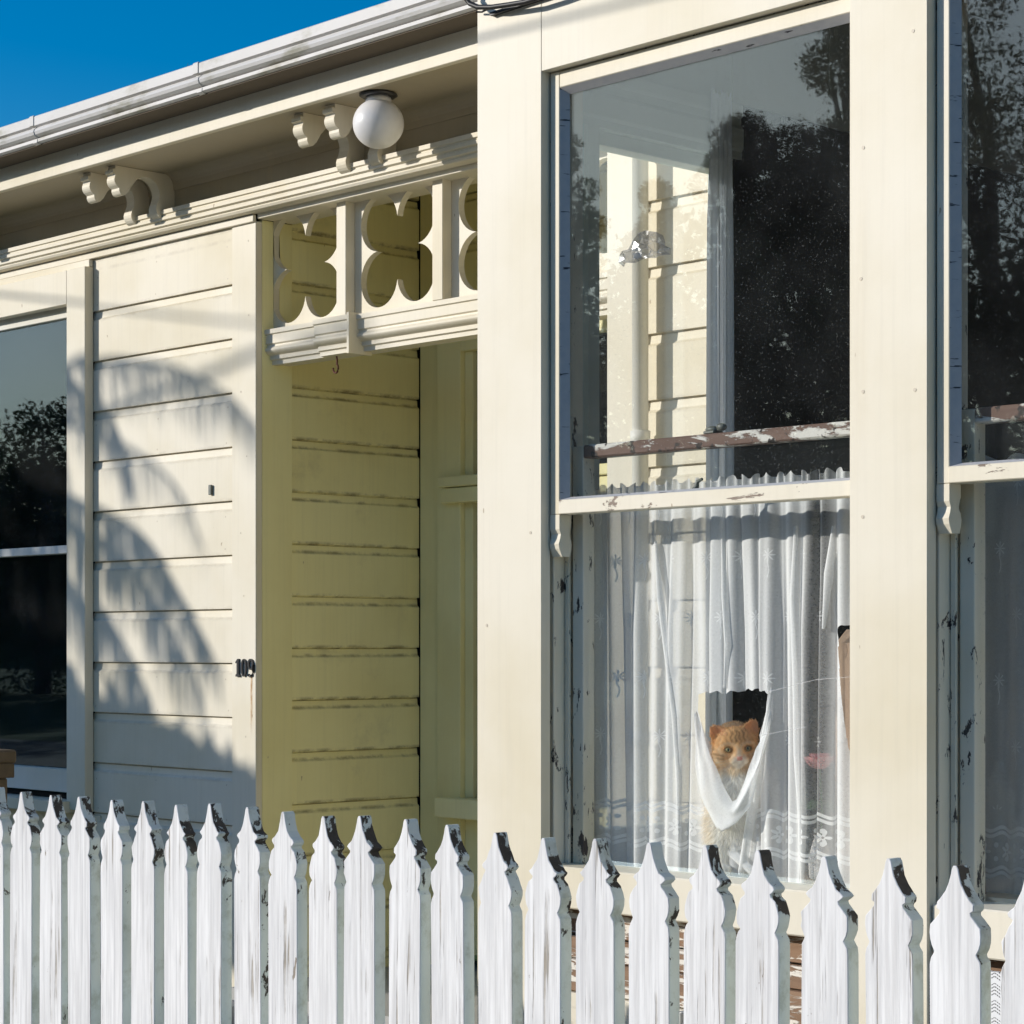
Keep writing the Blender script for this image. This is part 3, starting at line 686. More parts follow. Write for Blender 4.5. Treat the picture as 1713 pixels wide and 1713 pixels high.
part('porch_back_wall', (-4.598, 4.89, -1.1), (XB, 4.93, 1.0), M['porch'])

# ------------------------------------------------------------------ picket fence
YFN = 2.2
fence = thing('picket_fence', 'white picket fence with peeling paint and shaped pointed pickets along the street', 'fence', (-2.6, YFN, GND))
def picket_outline(rg):
    j = lambda a: a * (1 + rg.uniform(-.10, .10))
    R = [(.0022, 0), (.0045, -.004), (.0062, -.012), (.0085, -.021), (j(.0125), -.031), (j(.0185), -.040), (j(.0240), -.0450), (j(.0262), -.0485), (.0248, -.0520), (.0208, -.0550), (.0218, -.0585), (j(.0275), -.064), (j(.0325), -.0725), (.0347, -.082), (.0343, -.090), (.0322, -.097), (.0286, -.1035), (.0300, -.1065), (.0338, -.112), (.0347, -.120), (.0348, -.30)]
    R = [(x * 1.055, z) for x, z in R]; b = .0348 * 1.055
    L = [(-x * rg.uniform(.95, 1.03), z) for x, z in R]
    return R, L, b
def picket_mesh(seed):
    rg = random.Random(seed); R, L, b = picket_outline(rg)
    bot = -1.18
    poly = R + [(b, bot)] + [(-b, bot)] + L[::-1]
    bm = bmesh.new(); t = .0215
    A = [bm.verts.new((x, 0, z)) for x, z in poly]; B = [bm.verts.new((x + rg.uniform(-.0006, .0006), t, z)) for x, z in poly]
    f0 = bm.faces.new(A); f1 = bm.faces.new(B[::-1]); n = len(poly); side = []
    for i in range(n):
        f = bm.faces.new((A[i], B[i], B[(i + 1) % n], A[(i + 1) % n])); f.material_index = 1; side.append(f)
    bmesh.ops.recalc_face_normals(bm, faces=bm.faces[:])
    be = [e for e in f0.edges]
    bmesh.ops.bevel(bm, geom=be, offset=.0009, segments=1, affect='EDGES', clamp_overlap=True)
    me = bpy.data.meshes.new('picket'); bm.to_mesh(me); bm.free()
    me.materials.append(M['picket']); me.materials.append(M['picket_edge']); return me
PM = [picket_mesh(100 + k) for k in range(6)]
tops = [-.271, -.272, -.270, -.271, -.268, -.269, -.262, -.263, -.265, -.267, -.261, -.260, -.263, -.269, -.270, -.265, -.264, -.261, -.261, -.262, -.258, -.259]
jit = [0, .0, .0, 0, 0, .003, .0, -.001, -.001, -.002, -.006, .003, -.003, -.004, 0, .0, .001, .003, -.003, .002, 0, .001]
for i in range(-8, 44):
    o = bpy.data.objects.new('picket', PM[(i * 5 + i // 3) % 6]); COL.objects.link(o); o.parent = fence
    z = tops[i] if 0 <= i < 22 else -.265 + random.uniform(-.004, .004)
    x = -3.665 + .1001 * i + (jit[i] if 0 <= i < 22 else 0) + .0015
    o.location = Vector((x, YFN + random.uniform(-.003, .003), z)) - WL[fence]
    o.rotation_euler = (random.uniform(-.006, .006), random.uniform(-.005, .005), random.uniform(-.03, .03))
for z in (-.60, -1.15):
    MB().box((-4.6, YFN + .024, z - .075), (.9, YFN + .064, z)).build('fence_rail', M['picket'], fence)
for x in (-4.2, -2.02, .15):
    MB().box((x - .05, YFN + .066, GND), (x + .05, YFN + .16, -.50)).build('fence_post', M['picket'], fence)
gp = thing('gate_post', 'weathered brown timber post with flat cap behind left end of picket fence', 'post', (-4.95, 2.85, GND))
MB().box((-5.00, 2.78, GND), (-4.892, 2.90, -.325), .004).build('shaft', M['wood_post'], gp)
MB().box((-5.02, 2.76, -.288), (-4.882, 2.92, -.255), .005).build('cap', M['wood_post'], gp)
MB().box((-5.015, 2.765, -.3245), (-4.885, 2.915, -.2885), .002).build('cap_moulding', M['wood_post'], gp)

# ------------------------------------------------------------------ globe lamp under the eave
gc = at(633, 207, 3.995)
lamp = thing('globe_lamp', 'round white glass globe lamp fixed under the porch eave', 'lamp', (gc.x, gc.y, ZS))
MB().lathe([(.0, 0), (.052, 0), (.054, -.005), (.046, -.010), (.0, -.010)][::-1], (gc.x, gc.y, ZS - .001), 24).build('base_plate', M['black_metal'], lamp)
MB().lathe([(.001, 0), (.034, 0), (.037, -.008), (.036, -.024), (.030, -.028), (.001, -.028)][::-1], (gc.x, gc.y, ZS - .011), 24).build('collar', M['globe'], lamp)
MB().ball((gc.x, gc.y, gc.z), (.0715, .0715, .0685), 40, 28).build('globe', M['globe'], lamp)

# ------------------------------------------------------------------ house number 109
hn = thing('house_number', 'black house number 109 screwed to the corner board beside the porch', 'house number', (-5.66, YL - .002, -.065))
def digit(kind, x, zc):
    h, w, t = .056, .030, .006; b = MB()
    def ring(cx, cz, rx, rz, ix, iz, ox=0):
        n = 28
        for i in range(n):
            a0, a1 = 2 * math.pi * i / n, 2 * math.pi * (i + 1) / n
            q = [(cx + rx * math.cos(a0), cz + rz * math.sin(a0)), (cx + rx * math.cos(a1), cz + rz * math.sin(a1)), (cx + ox + ix * math.cos(a1), cz + iz * math.sin(a1)), (cx + ox + ix * math.cos(a0), cz + iz * math.sin(a0))]
            b.prism(q, YL - .0005, YL - t, 'y')
    if kind == '1':
        b.prism([(x - .010, zc - h / 2), (x + .011, zc - h / 2), (x + .011, zc - h / 2 + .006), (x + .0055, zc - h / 2 + .009), (x + .0055, zc + h / 2), (x - .001, zc + h / 2), (x - .011, zc + h / 2 - .010), (x - .011, zc + h / 2 - .014), (x - .0045, zc + h / 2 - .012), (x - .0045, zc - h / 2 + .009), (x - .010, zc - h / 2 + .006)], YL - .0005, YL - t, 'y')
    if kind == '0': ring(x, zc, w / 2, h / 2, w / 2 - .0085, h / 2 - .004)
    if kind == '9':
        ring(x, zc + .011, w / 2, .0175, w / 2 - .0085, .0125)
        pts = [(x + .0145, zc + .010), (x + .0135, zc - .010), (x + .006, zc - .0235), (x - .004, zc - .0275), (x - .012, zc - .022)]
        b.tube([(px, YL - t / 2, pz) for px, pz in pts], [.0042, .0045, .004, .0032, .0045], 8)
    b.build('digit', M['digit'], hn)
digit('1', -5.6935, -.064); digit('0', -5.662, -.064); digit('9', -5.627, -.064)
bf = MB().box((-5.853, YL - .004, .488), (-5.838, YL + .004, .520)).build('wall_plug', M['catch']); tag(bf, 'small grey fitting on the weatherboards right of the left window', 'fitting')

def rustm():
    s = NT('rust_stain'); tc = s.n('TexCoord'); sx = s.n('SeparateXYZ'); s.put(tc.outputs['Object'], sx.inputs[0])
    n = s.noise(tc.outputs['Object'], 1, 4, .6, (300, 1, 30)); a = s.math('MULTIPLY', s.step(s.math('ABSOLUTE', sx.outputs[0]), .007, .001), s.step(n, .3, .65))
    a = s.math('MULTIPLY', a, s.step(sx.outputs[2], -.10, .04)); d = s.n('BsdfDiffuse'); d.inputs[0].default_value = (.55, .27, .07, 1); t = s.n('BsdfTransparent')
    mx = s.n('MixShader'); s.put(s.math('MULTIPLY', a, .75), mx.inputs[0]); s.put(t, mx.inputs[1]); s.put(d, mx.inputs[2]); return s.done(mx)
M['rust_stain'] = rustm()
MB().quad((-5.637, YL - .0012, -.30), (-5.617, YL - .0012, -.30), (-5.617, YL - .0012, -.09), (-5.637, YL - .0012, -.09)).build('rust_stain', M['rust_stain'], house)
# rusty hook under the porch rail
hk = at(563, 590, YR - .02)
hb = MB().tube([(hk.x, hk.y, .888), (hk.x + .002, hk.y, .875), (hk.x + .003, hk.y, .868)] + [(hk.x - .004 + .012 * math.cos(math.radians(a)), hk.y, .848 + .014 * math.sin(math.radians(a))) for a in range(60, -215, -25)], .003, 6).build('hook', M['rust'])
tag(hb, 'rusty screw hook hanging below the porch rail moulding', 'hook')

# cables at the top left corner of the bay
cb = MB().tube([at(u, v, YB - .03 - .02 * (i == 0)) for i, (u, v) in enumerate([(760, -40), (775, -8), (786, 6), (800, 12), (822, 12), (850, 8), (880, 3), (915, -8), (960, -25)])], .0055, 8)
cb.tube([at(u, v, YB - .012) for u, v in [(797, 20), (806, 20), (814, 16), (840, 10)]], .0022, 6)
cbo = cb.build('service_cable', M['cable']); tag(cbo, 'black electric cable looping across the top corner of the bay', 'cable')
bt = MB().prism([(at(826, 28, YB).x, at(826, 28, YB).z), (at(826, 23, YB).x, at(826, 23, YB).z), (at(905, -4, YB).x, at(905, -4, YB).z), (at(1020, -40, YB).x, at(1020, -40, YB).z), (at(1020, -34, YB).x, at(1020, -34, YB).z), (at(905, 2, YB).x, at(905, 2, YB).z)], YB - .0005, YB - .012, 'y').build('cable_shadow_strip', M['cable'])  # dark strip added as the painted cast shadow of the cable
tag(bt, 'dark slanting strip standing in for the shadow of the cable on the bay', 'shadow strip')

# weed in the gutter
wp = at(299, 120, YL - .34)
wd = MB()
for k in range(9):
    a = random.uniform(0, 6.28); l = random.uniform(.018, .05); q = Vector((wp.x + random.uniform(-.012, .012), YL - .34, 1.675))
    e = q + Vector((math.cos(a) * l * .6, math.sin(a) * .02, l + .015)); n_ = Vector((.003, 0, .003))
    wd.quad(q - n_, q + n_, e + n_ * 1.6, e - n_ * .2)
wdo = wd.build('weed', M['leaf']); tag(wdo, 'small weed sprouting from the gutter against the sky', 'weed')

def inside(p, poly):
    r = False; n = len(poly)
    for i in range(n):
        a, b = poly[i], poly[(i + 1) % n]
        if (a[1] > p[1]) != (b[1] > p[1]) and p[0] < (b[0] - a[0]) * (p[1] - a[1]) / (b[1] - a[1]) + a[0]: r = not r
    return r

# ------------------------------------------------------------------ curtains
YCU = 3.345
def cloth(name, X0, X1, zt, zb, yc, mat, hole=None, nx=300, nz=190, seed=1, amp=.011, waves=17, rod=None, pull=None):
    rg = random.Random(seed)
    ph = [rg.uniform(0, 6.28) for _ in range(6)]; 
    bm = bmesh.new(); uvl = bm.loops.layers.uv.new('UVMap'); vs = {}
    full = 1.25
    for j in range(nz + 1):
        z = zt + (zb - zt) * j / nz; d = (zt - z)
        for i in range(nx + 1):
            s = i / nx
            w = s * waves * 2 * math.pi
            fade = min(1, d / .30)
            a = amp * (.42 + .58 * fade)
            pw_ = w + ph[0] + 1.4 * math.sin(3.1 * s * 2 * math.pi + ph[1]) + .5 * math.sin(z * 2.6 + s * 9)
            y = a * ((.75 - .35 * fade) * math.sin(pw_) + (.15 + .55 * fade) * math.sin(w * .43 + ph[2] + .4 * math.sin(z * 3)) + .20 * math.sin(w * 1.9 + ph[3]))
            x = X0 + (X1 - X0) * s + .45 * a * math.cos(pw_)
            if rod is not None:
                kz = math.exp(-((z - rod) / .012) ** 2); y *= (1 - .6 * kz)
                if z > rod: y += .004 * math.sin(w * 2.3 + ph[4])
            x += .012 * fade * math.sin(2 * math.pi * (s * 2.2) + ph[5]) * (d / (zt - zb))
            zz = z + (.006 * math.sin(w * 1.6 + ph[4]) if j == 0 else 0) - (.004 * math.sin(w * .7) if j == nz else 0)
            if pull:
                px0, pz0, s0, strength = pull
                g = math.exp(-((x - px0) / s0) ** 2 - ((z - pz0) / .12) ** 2); x += (px0 - x) * g * strength * .0
            vs[i, j] = (Vector((x, yc + y, zz)), s * (X1 - X0) * full, z)
    vv = {}
    for j in range(nz):
        for i in range(nx):
            cs = [(i, j), (i + 1, j), (i + 1, j + 1), (i, j + 1)]
            c = sum((vs[k][0] for k in cs), Vector()) / 4
            if hole and any(inside((c.x, c.z), h_) for h_ in hole): continue
            fv = []
            for k in cs:
                if k not in vv: vv[k] = bm.verts.new(vs[k][0])
                fv.append(vv[k])
            f = bm.faces.new(fv); f.smooth = True
            for l, k in zip(f.loops, cs): l[uvl].uv = (vs[k][1], vs[k][2])
    if hole:                                                          # pull the rim of the tear onto its outline
        bm.verts.ensure_lookup_table(); cell = 2.2 * abs(X1 - X0) / nx; hr = random.Random(seed)
        for v in {v for e in bm.edges if len(e.link_faces) == 1 for v in e.verts}:
            best = None
            for h_ in hole:
                for k in range(len(h_)):
                    a, c = Vector(h_[k]), Vector(h_[(k + 1) % len(h_)]); p = Vector((v.co.x, v.co.z)); d = c - a
                    q = a + d * max(0, min(1, (p - a).dot(d) / max(1e-12, d.dot(d))))
                    if best is None or (q - p).length < best[0]: best = ((q - p).length, q)
            if best[0] < cell * 1.5: v.co.x, v.co.z = best[1].x + hr.uniform(-.0004, .0004), best[1].y + hr.uniform(-.0006, .0006)
    b = MB(); b.bm.free(); b.bm = bm
    return b
HP = [(1165, 1162), (1178, 1158), (1190, 1160), (1205, 1155), (1214, 1162), (1226, 1155), (1236, 1158), (1247, 1152), (1258, 1156), (1267, 1151), (1277, 1157), (1284, 1155), (1291, 1161), (1287, 1192), (1275, 1228), (1260, 1265), (1244, 1302), (1229, 1340), (1219, 1334), (1208, 1315), (1196, 1282), (1186, 1250), (1176, 1222), (1164, 1190)]
HP2 = [(1402, 1050), (1412, 1046), (1440, 1047), (1440, 1330), (1420, 1250), (1410, 1150)]
hole = [[(p.x, p.z) for p in (at(u, v, YCU) for u, v in H_)] for H_ in (HP, HP2)]
cur = thing('lace_curtain', 'torn white net curtain with lace border in the bay window beside the cat', 'curtain', (-2.89, YCU, .3))
cloth('net', W1[0] - .025, W1[1] - .005, .335, -.462, YCU, M['sheer'], hole, 330, 230, 3, .012, 17, .300).build('net', M['sheer'], cur)
# the torn flap folded down below the hole
def loft(name, rows, mat, parent, n=26):
    bm = bmesh.new(); uvl = bm.loops.layers.uv.new('UVMap'); g = []
    def res(pts):
        pts = [Vector(p) for p in pts]; L = [0]
        for a, b in zip(pts, pts[1:]): L.append(L[-1] + (b - a).length)
        out = []
        for k in range(n + 1):
            t = L[-1] * k / n; i = max(i for i in range(len(L)) if L[i] <= t + 1e-9); i = min(i, len(pts) - 2)
            out.append(pts[i].lerp(pts[i + 1], (t - L[i]) / max(1e-9, L[i + 1] - L[i])))
        return out
    R = [res(r) for r in rows]; m = 7
    fine = []
    for a, b in zip(R, R[1:]):
        for q in range(m):
            t = q / m; fine.append([p.lerp(w_, t) for p, w_ in zip(a, b)])
    fine.append(R[-1])
    for j, r in enumerate(fine): g.append([bm.verts.new(p + Vector((0, .0022 * math.sin(k * .9 + j * .35) + .0018 * math.sin(j * .8 - k * .4), 0))) for k, p in enumerate(r)])
    for j in range(len(g) - 1):
        for k in range(n):
            f = bm.faces.new((g[j][k], g[j][k + 1], g[j + 1][k + 1], g[j + 1][k])); f.smooth = True
            for l in f.loops: l[uvl].uv = (l.vert.co.x, l.vert.co.z)
    b = MB(); b.bm.free(); b.bm = bm; return b.build(name, mat, parent)
def row(pts, dy): return [at(u, v, YCU + d * 1.1 + dy - .016 * min(1, (v - 1170) / 90)) for u, v, d in pts]
loft('torn_flap', [
    row([(1164, 1190, 0), (1178, 1228, .0), (1192, 1270, -.004), (1208, 1312, -.010), (1228, 1345, -.016), (1246, 1304, -.012), (1262, 1265, -.006), (1277, 1226, .0), (1290, 1180, 0)], -.004),
    row([(1164, 1192, 0), (1170, 1262, -.006), (1182, 1315, -.014), (1202, 1355, -.022), (1228, 1362, -.028), (1250, 1330, -.022), (1268, 1280, -.012), (1282, 1235, -.004), (1291, 1190, 0)], -.006),
    row([(1163, 1194, 0), (1164, 1280, -.005), (1173, 1340, -.012), (1196, 1384, -.020), (1210, 1392, -.024), (1234, 1376, -.022), (1258, 1346, -.016), (1276, 1262, -.004), (1292, 1196, 0)], -.003),
    row([(1163, 1196, .002), (1166, 1280, .004), (1176, 1330, .002), (1197, 1372, -.006), (1211, 1380, -.008), (1233, 1368, -.006), (1256, 1340, -.002), (1274, 1262, .003), (1292, 1198, .003)], .0)], M['flap'], cur)
# long diagonal folds pulled out of the hem below the flap
def ridge(name, pts, w, lift, mat, parent):
    pts = [at(u, v, YCU) for u, v in pts]; bm = bmesh.new(); uvl = bm.loops.layers.uv.new('UVMap'); g = []
    for i, p in enumerate(pts):
        d = (pts[min(i + 1, len(pts) - 1)] - pts[max(i - 1, 0)]).normalized(); sd = d.cross(Vector((0, 1, 0))).normalized()
        k = math.sin(math.pi * (i + .3) / (len(pts) - .4)) ** .5 if 0 < i < len(pts) - 1 else .35
        g.append([bm.verts.new(p + sd * (w * k * t) + Vector((0, -.006 - lift * k * (1 - t * t), 0))) for t in (-1, -.6, -.2, .2, .6, 1)])
    for a, b in zip(g, g[1:]):
        for k in range(5):
            f = bm.faces.new((a[k], a[k + 1], b[k + 1], b[k])); f.smooth = True
            for l in f.loops: l[uvl].uv = (l.vert.co.x, l.vert.co.z)
    b = MB(); b.bm.free(); b.bm = bm; return b.build(name, mat, parent)
ridge('fold', [(1186, 1402), (1212, 1416), (1236, 1434), (1262, 1458), (1285, 1480)], .010, .008, M['flap'], cur)
ridge('fold', [(1295, 1150), (1290, 1200), (1280, 1260), (1268, 1320), (1258, 1380), (1246, 1450), (1238, 1478)], .012, .012, M['flap'], cur)
ridge('fold', [(1100, 905), (1108, 1000), (1122, 1100), (1134, 1200), (1140, 1300), (1140, 1470)], .010, .010, M['sheer'], cur)
ridge('fold', [(1212, 900), (1217, 1000), (1222, 1080), (1216, 1150)], .009, .010, M['sheer'], cur)
ridge('fold', [(1335, 880), (1332, 1000), (1338, 1130), (1340, 1260), (1346, 1370), (1345, 1480)], .013, .012, M['flap'], cur)
ridge('fold', [(1398, 880), (1390, 960), (1381, 1052)], .012, .008, M['flap'], cur)
rod = MB().tube([(W1[0] + .01, YCU, .300), (W1[1] + .01, YCU, .300)], .004, 8).build('curtain_rod', M['rod']); tag(rod, 'thin white rod carrying the torn net curtain', 'curtain rod')
cur2 = thing('lace_curtain', 'grey shadowed net curtain with lace border in the right hand window', 'curtain', (-1.92, 3.43, .3))
cloth('net', W2[0] - .10, W2[1] + .02, .345, -.49, 3.43, M['sheer2'], None, 150, 90, 11, .007, 8, .310).build('net', M['sheer2'], cur2)
rod2 = MB().tube([(W2[0] - .12, 3.43, .310), (W2[1] + .03, 3.43, .310)], .004, 8).build('curtain_rod', M['rod']); tag(rod2, 'thin white rod above the shadowed curtain of the right window', 'curtain rod')
tie = MB()
for k in range(10):
    z0, z1 = -.05 - k * .045, -.05 - (k + 1) * .045
    w0, w1 = .004 + .003 * k, .004 + .003 * (k + 1)
    tie.quad((-2.375, 3.405, z0), (-2.375 + w0, 3.40, z0), (-2.375 + w1, 3.40, z1), (-2.375, 3.405, z1), True)
tie = tie.build('maroon_drape', M['red_cloth']); tag(tie, 'narrow dark maroon drape edge at the left jamb of right window', 'drape')
dr = cloth('side_drape', 0, .12, 1.27, -.45, 0, M['drape'], None, 46, 40, 5, .012, 3)
for v in dr.bm.verts:
    x, y, z = v.co; t = (1.27 - z) / 1.72
    v.co = Vector((XI + .040 + y, 3.812 + x * (.58 + .08 * t) + .008 * (1 - t), z))
dro = dr.build('side_drape', M['drape']); tag(dro, 'pale blue white drape hanging at the far side of the bay', 'drape')

# cracks in the lower pane
ck = MB()
yg = YB + .0885
def sliver(p, q, w=.0007):
    a, b = at(*p, yg), at(*q, yg); ck.quad(a + Vector((0, 0, w)), b + Vector((0, 0, w * .5)), b - Vector((0, 0, w * .5)), a - Vector((0, 0, w)))
for p, q in (((1283, 1158), (1340, 1143)), ((1340, 1143), (1365, 1137)), ((1365, 1137), (1425, 1132)), ((1275, 1230), (1330, 1219)), ((1330, 1219), (1350, 1216))): sliver(p, q)
def crackm():
    s = NT('glass_crack'); g = s.n('BsdfGlossy'); g.inputs['Roughness'].default_value = .25; d = s.n('BsdfDiffuse'); d.inputs[0].default_value = (.9, .9, .9, 1)
    mx = s.n('MixShader'); s.put(g, mx.inputs[1]); s.put(d, mx.inputs[2]); t = s.n('BsdfTransparent'); m2 = s.n('MixShader'); m2.inputs[0].default_value = .55; s.put(t, m2.inputs[1]); s.put(mx, m2.inputs[2]); return s.done(m2)
M['crack'] = crackm()
ck.build('crack', M['crack'], win1)

# clear cloud-shaped ornament stuck on the inside of the upper pane
cl = MB(); yo = YB + .058; rc = random.Random(4)
from mathutils.geometry import delaunay_2d_cdt
OUT = [(1032, 440), (1034, 428), (1044, 421), (1052, 416), (1056, 402), (1068, 391), (1082, 386), (1096, 389), (1108, 394), (1113, 404), (1110, 411), (1121, 415), (1119, 425), (1104, 428), (1092, 431), (1080, 434), (1064, 436), (1050, 441), (1040, 446)]
pts2 = [Vector((u, v)) for u, v in OUT]; ns = len(pts2)
while len(pts2) < 120:
    q = (rc.uniform(1030, 1122), rc.uniform(385, 446))
    if inside(q, OUT): pts2.append(Vector(q))
V2, _, F2, *_r = delaunay_2d_cdt(pts2, [(k, (k + 1) % ns) for k in range(ns)], [], 1, 1e-4)
cv = [cl.bm.verts.new(at(q.x, q.y, yo) + Vector((rc.uniform(-.0015, .0015), rc.uniform(-.007, .007), rc.uniform(-.0015, .0015)))) for q in V2]
for f in F2: cl.bm.faces.new([cv[k] for k in f])
def clearm():
    s = NT('clear_plastic'); g = s.n('BsdfGlossy'); g.inputs['Roughness'].default_value = .22; t = s.n('BsdfTransparent'); t.inputs[0].default_value = (.97, .97, .98, 1)
    d = s.n('BsdfTranslucent'); d.inputs[0].default_value = (.9, .9, .92, 1); lw_ = s.n('LayerWeight'); lw_.inputs[0].default_value = .35
    a = s.n('MixShader'); a.inputs[0].default_value = .5; s.put(t, a.inputs[1]); s.put(d, a.inputs[2])
    m2 = s.n('MixShader'); s.put(s.math('ADD', s.math('MULTIPLY', lw_.outputs['Facing'], .7), .12, clamp=True), m2.inputs[0]); s.put(a, m2.inputs[1]); s.put(g, m2.inputs[2]); return s.done(m2)
M['clear'] = clearm()
clo = cl.build('cloud_ornament', M['clear']); tag(clo, 'clear crinkled plastic cloud ornament hanging inside the upper window pane', 'ornament')

# ------------------------------------------------------------------ cat
YCAT = 3.366
HC = at(1231, 1248, YCAT)
fr = Vector((-HC.x, -HC.y, 0)).normalized(); rt = Vector((-fr.y, fr.x, 0)) ; up = Vector((0, 0, 1))
if rt.x < 0: rt = -rt
RO = math.radians(4)
def L2W(p):
    k = max(0.0, min(1.0, (p[1] + .09) / .06)); x = p[0] * math.cos(RO * k) - p[1] * math.sin(RO * k); y = p[1] * math.cos(RO * k) + p[0] * math.sin(RO * k)
    yw = math.radians(7) * k; x, z = x * math.cos(yw) + p[2] * math.sin(yw), p[2] * math.cos(yw) - x * math.sin(yw)
    return HC + rt * x + up * y + fr * z
cat = thing('cat', 'ginger and white cat looking out through the torn net curtain', 'cat', tuple(Vector((HC.x, HC.y, -.45))))
cb = MB()
def blob(c, r, rot=0):
    bm = bmesh.new(); bmesh.ops.create_uvsphere(bm, u_segments=20, v_segments=14, radius=1)
    ca, sa = math.cos(rot), math.sin(rot)
    for v in bm.verts:
        x, y, z = v.co.x * r[0], v.co.y * r[1], v.co.z * r[2]; x, y = x * ca - y * sa, x * sa + y * ca
        v.co = Vector((c[0] + x, c[1] + y, c[2] + z))
    cb.merge(bm)
blob((0, .002, 0), (.043, .037, .042)); blob((0, .014, .018), (.031, .023, .024))
for sgn in (-1, 1):
    blob((sgn * .028, -.017, .008), (.022, .021, .026), sgn * .3); blob((sgn * .0085, -.0265, .040), (.0115, .0095, .012)); blob((sgn * .021, .008, .029), (.014, .008, .010))
blob((0, -.010, .036), (.0105, .020, .014)); blob((0, -.036, .034), (.0095, .008, .010)); blob((0, -.0225, .049), (.0058, .0045, .0045))
blob((0, -.045, -.015), (.040, .040, .042)); blob((-.002, -.095, -.010), (.055, .065, .050)); blob((0, -.155, -.015), (.062, .075, .055))
blob((.010, -.100, -.110), (.075, .10, .10)); blob((.012, -.02, -.125), (.050, .064, .08)); blob((.02, -.17, -.15), (.09, .08, .11))
for sgn in (-1, 1):
    blob((sgn * .026, -.20, .010), (.019, .06, .021)); blob((sgn * .026, -.242, .028), (.019, .011, .026))
def ear(sg, tip, bi, bo, zf):
    # cupped triangular ear
    bm = bmesh.new(); N = 9; rows_ = []
    tip = Vector(tip); bi = Vector(bi); bo = Vector(bo)
    for layer, off in ((0, 0), (1, -.007)):
        rr = []
        for j in range(N + 1):
            t = j / N; tw = Vector((.0026 * sg * -1, -.001, 0)) * (1 if t > 0 else 0); a = bi.lerp(tip + tw, t ** .88); b = bo.lerp(tip - tw * .35, t ** 1.0); r_ = []
            for i in range(N + 1):
                s = i / N; p = a.lerp(b, s); p.z += -.010 * math.sin(math.pi * s) * (1 - t * .9) + off * (1 - .75 * t); p.x += sg * .004 * math.sin(math.pi * t) * (s if True else 0)
                p.y -= (.010 * t ** 6); r_.append(bm.verts.new(p))
            rr.append(r_)
        rows_.append(rr)
    for rr in rows_:
        for j in range(N):
            for i in range(N): bm.faces.new((rr[j][i], rr[j][i + 1], rr[j + 1][i + 1], rr[j + 1][i]))
    a, b = rows_
    for j in range(N):
        bm.faces.new((a[j][0], a[j + 1][0], b[j + 1][0], b[j][0])); bm.faces.new((a[j][N], b[j][N], b[j + 1][N], a[j + 1][N]))
    for i in range(N): bm.faces.new((a[0][i], b[0][i], b[0][i + 1], a[0][i + 1]))
    bmesh.ops.recalc_face_normals(bm, faces=bm.faces[:]); cb.merge(bm)
ear(-1, (-.0478, .0530, .006), (-.0060, .0310, .014), (-.0455, .0060, .002), 0)
ear(1, (.0430, .0600, .000), (.0080, .0310, .014), (.0450, .0080, -.002), 0)
me0 = bpy.data.meshes.new('tmp'); cb.bm.to_mesh(me0); cb.bm.free()
tmp = bpy.data.objects.new('tmp', me0); COL.objects.link(tmp)
md = tmp.modifiers.new('r', 'REMESH'); md.mode = 'VOXEL'; md.voxel_size = .0026
ms = tmp.modifiers.new('s', 'SMOOTH'); ms.factor = .5; ms.iterations = 4
dg = bpy.context.evaluated_depsgraph_get(); me1 = bpy.data.meshes.new_from_object(tmp.evaluated_get(dg))
bpy.data.objects.remove(tmp); bpy.data.meshes.remove(me0)
def sm(x, a, b): t = max(0., min(1., (x - a) / (b - a))); return t * t * (3 - 2 * t)
def lerp3(a, b, t): return tuple(p + (q - p) * t for p, q in zip(a, b))
ORG, PALE, WHT, DRK, PNK = (.90, .60, .30), (.96, .80, .56), (.97, .95, .88), (.27, .12, .045), (.85, .42, .32)
def fur_col(p, n):
    x, y, z = p; c = ORG
    c = lerp3(c, PALE, sm(-y, .012, .034) * .8)
    c = lerp3(c, PALE, sm(abs(x), .026, .046) * .45 * sm(-y, -.01, .02))
    # forehead tabby stripes
    if y > .004 and z > .0:
        k = abs(math.sin(x * 340 + math.copysign(1, x) * (y - .01) * 45 + math.sin(y * 420) * .5)); st = sm(k, .62, .98) * sm(y, .004, .012) * (1 - sm(y, .028, .040)) * (1 - sm(abs(x), .016, .026))
        c = lerp3(c, DRK, st * .55)
    # eye rims lines and cheek stripes
    ex, ey = abs(x) - .0195, y + .0045; e = math.hypot(ex / 1.35, ey)
    if z > .01:
        c = lerp3(c, DRK, (1 - sm(e, .0058, .0076)) * .9)
        c = lerp3(c, PALE, (1 - sm(abs(e - .0125), .001, .004)) * .5)
        c = lerp3(c, DRK, (1 - sm(abs(y + .017 - .25 * (abs(x) - .026)), .0008, .0030)) * sm(abs(x), .026, .030) * .55)
        c = lerp3(c, DRK, (1 - sm(abs(y + .024 - .25 * (abs(x) - .026)), .0008, .0026)) * sm(abs(x), .024, .030) * .45)
    # muzzle, chin, bib
    mz = math.hypot(x / 1.25, (y + .030)); c = lerp3(c, WHT, (1 - sm(mz, .008, .019)) * sm(z, .015, .03) * .6)
    c = lerp3(c, WHT, (1 - sm(abs(x), .002, .006)) * sm(z, .03, .036) * sm(-y, .0, .012) * .4)
    if z > .044 and -.0265 < y < -.0185 and abs(x) < .0035 + (y + .0265) * .35: c = PNK
    if y < -.034: c = lerp3(c, WHT, sm(-y, .036, .06) * (1 - sm(abs(x + .004), .030, .052)) * sm(z, -.04, .0))
    if z < -.05: c = lerp3(c, (.92, .74, .54), .75)
    if y < -.06: c = lerp3(c, (.99, .96, .90), .7)
    # pink inside the ears
    if y > .024 and abs(x) > .020 and n[2] > .25: c = lerp3(c, (.90, .55, .36), .45)
    return c
ca_ = me1.color_attributes.new('fur', 'FLOAT_COLOR', 'POINT')
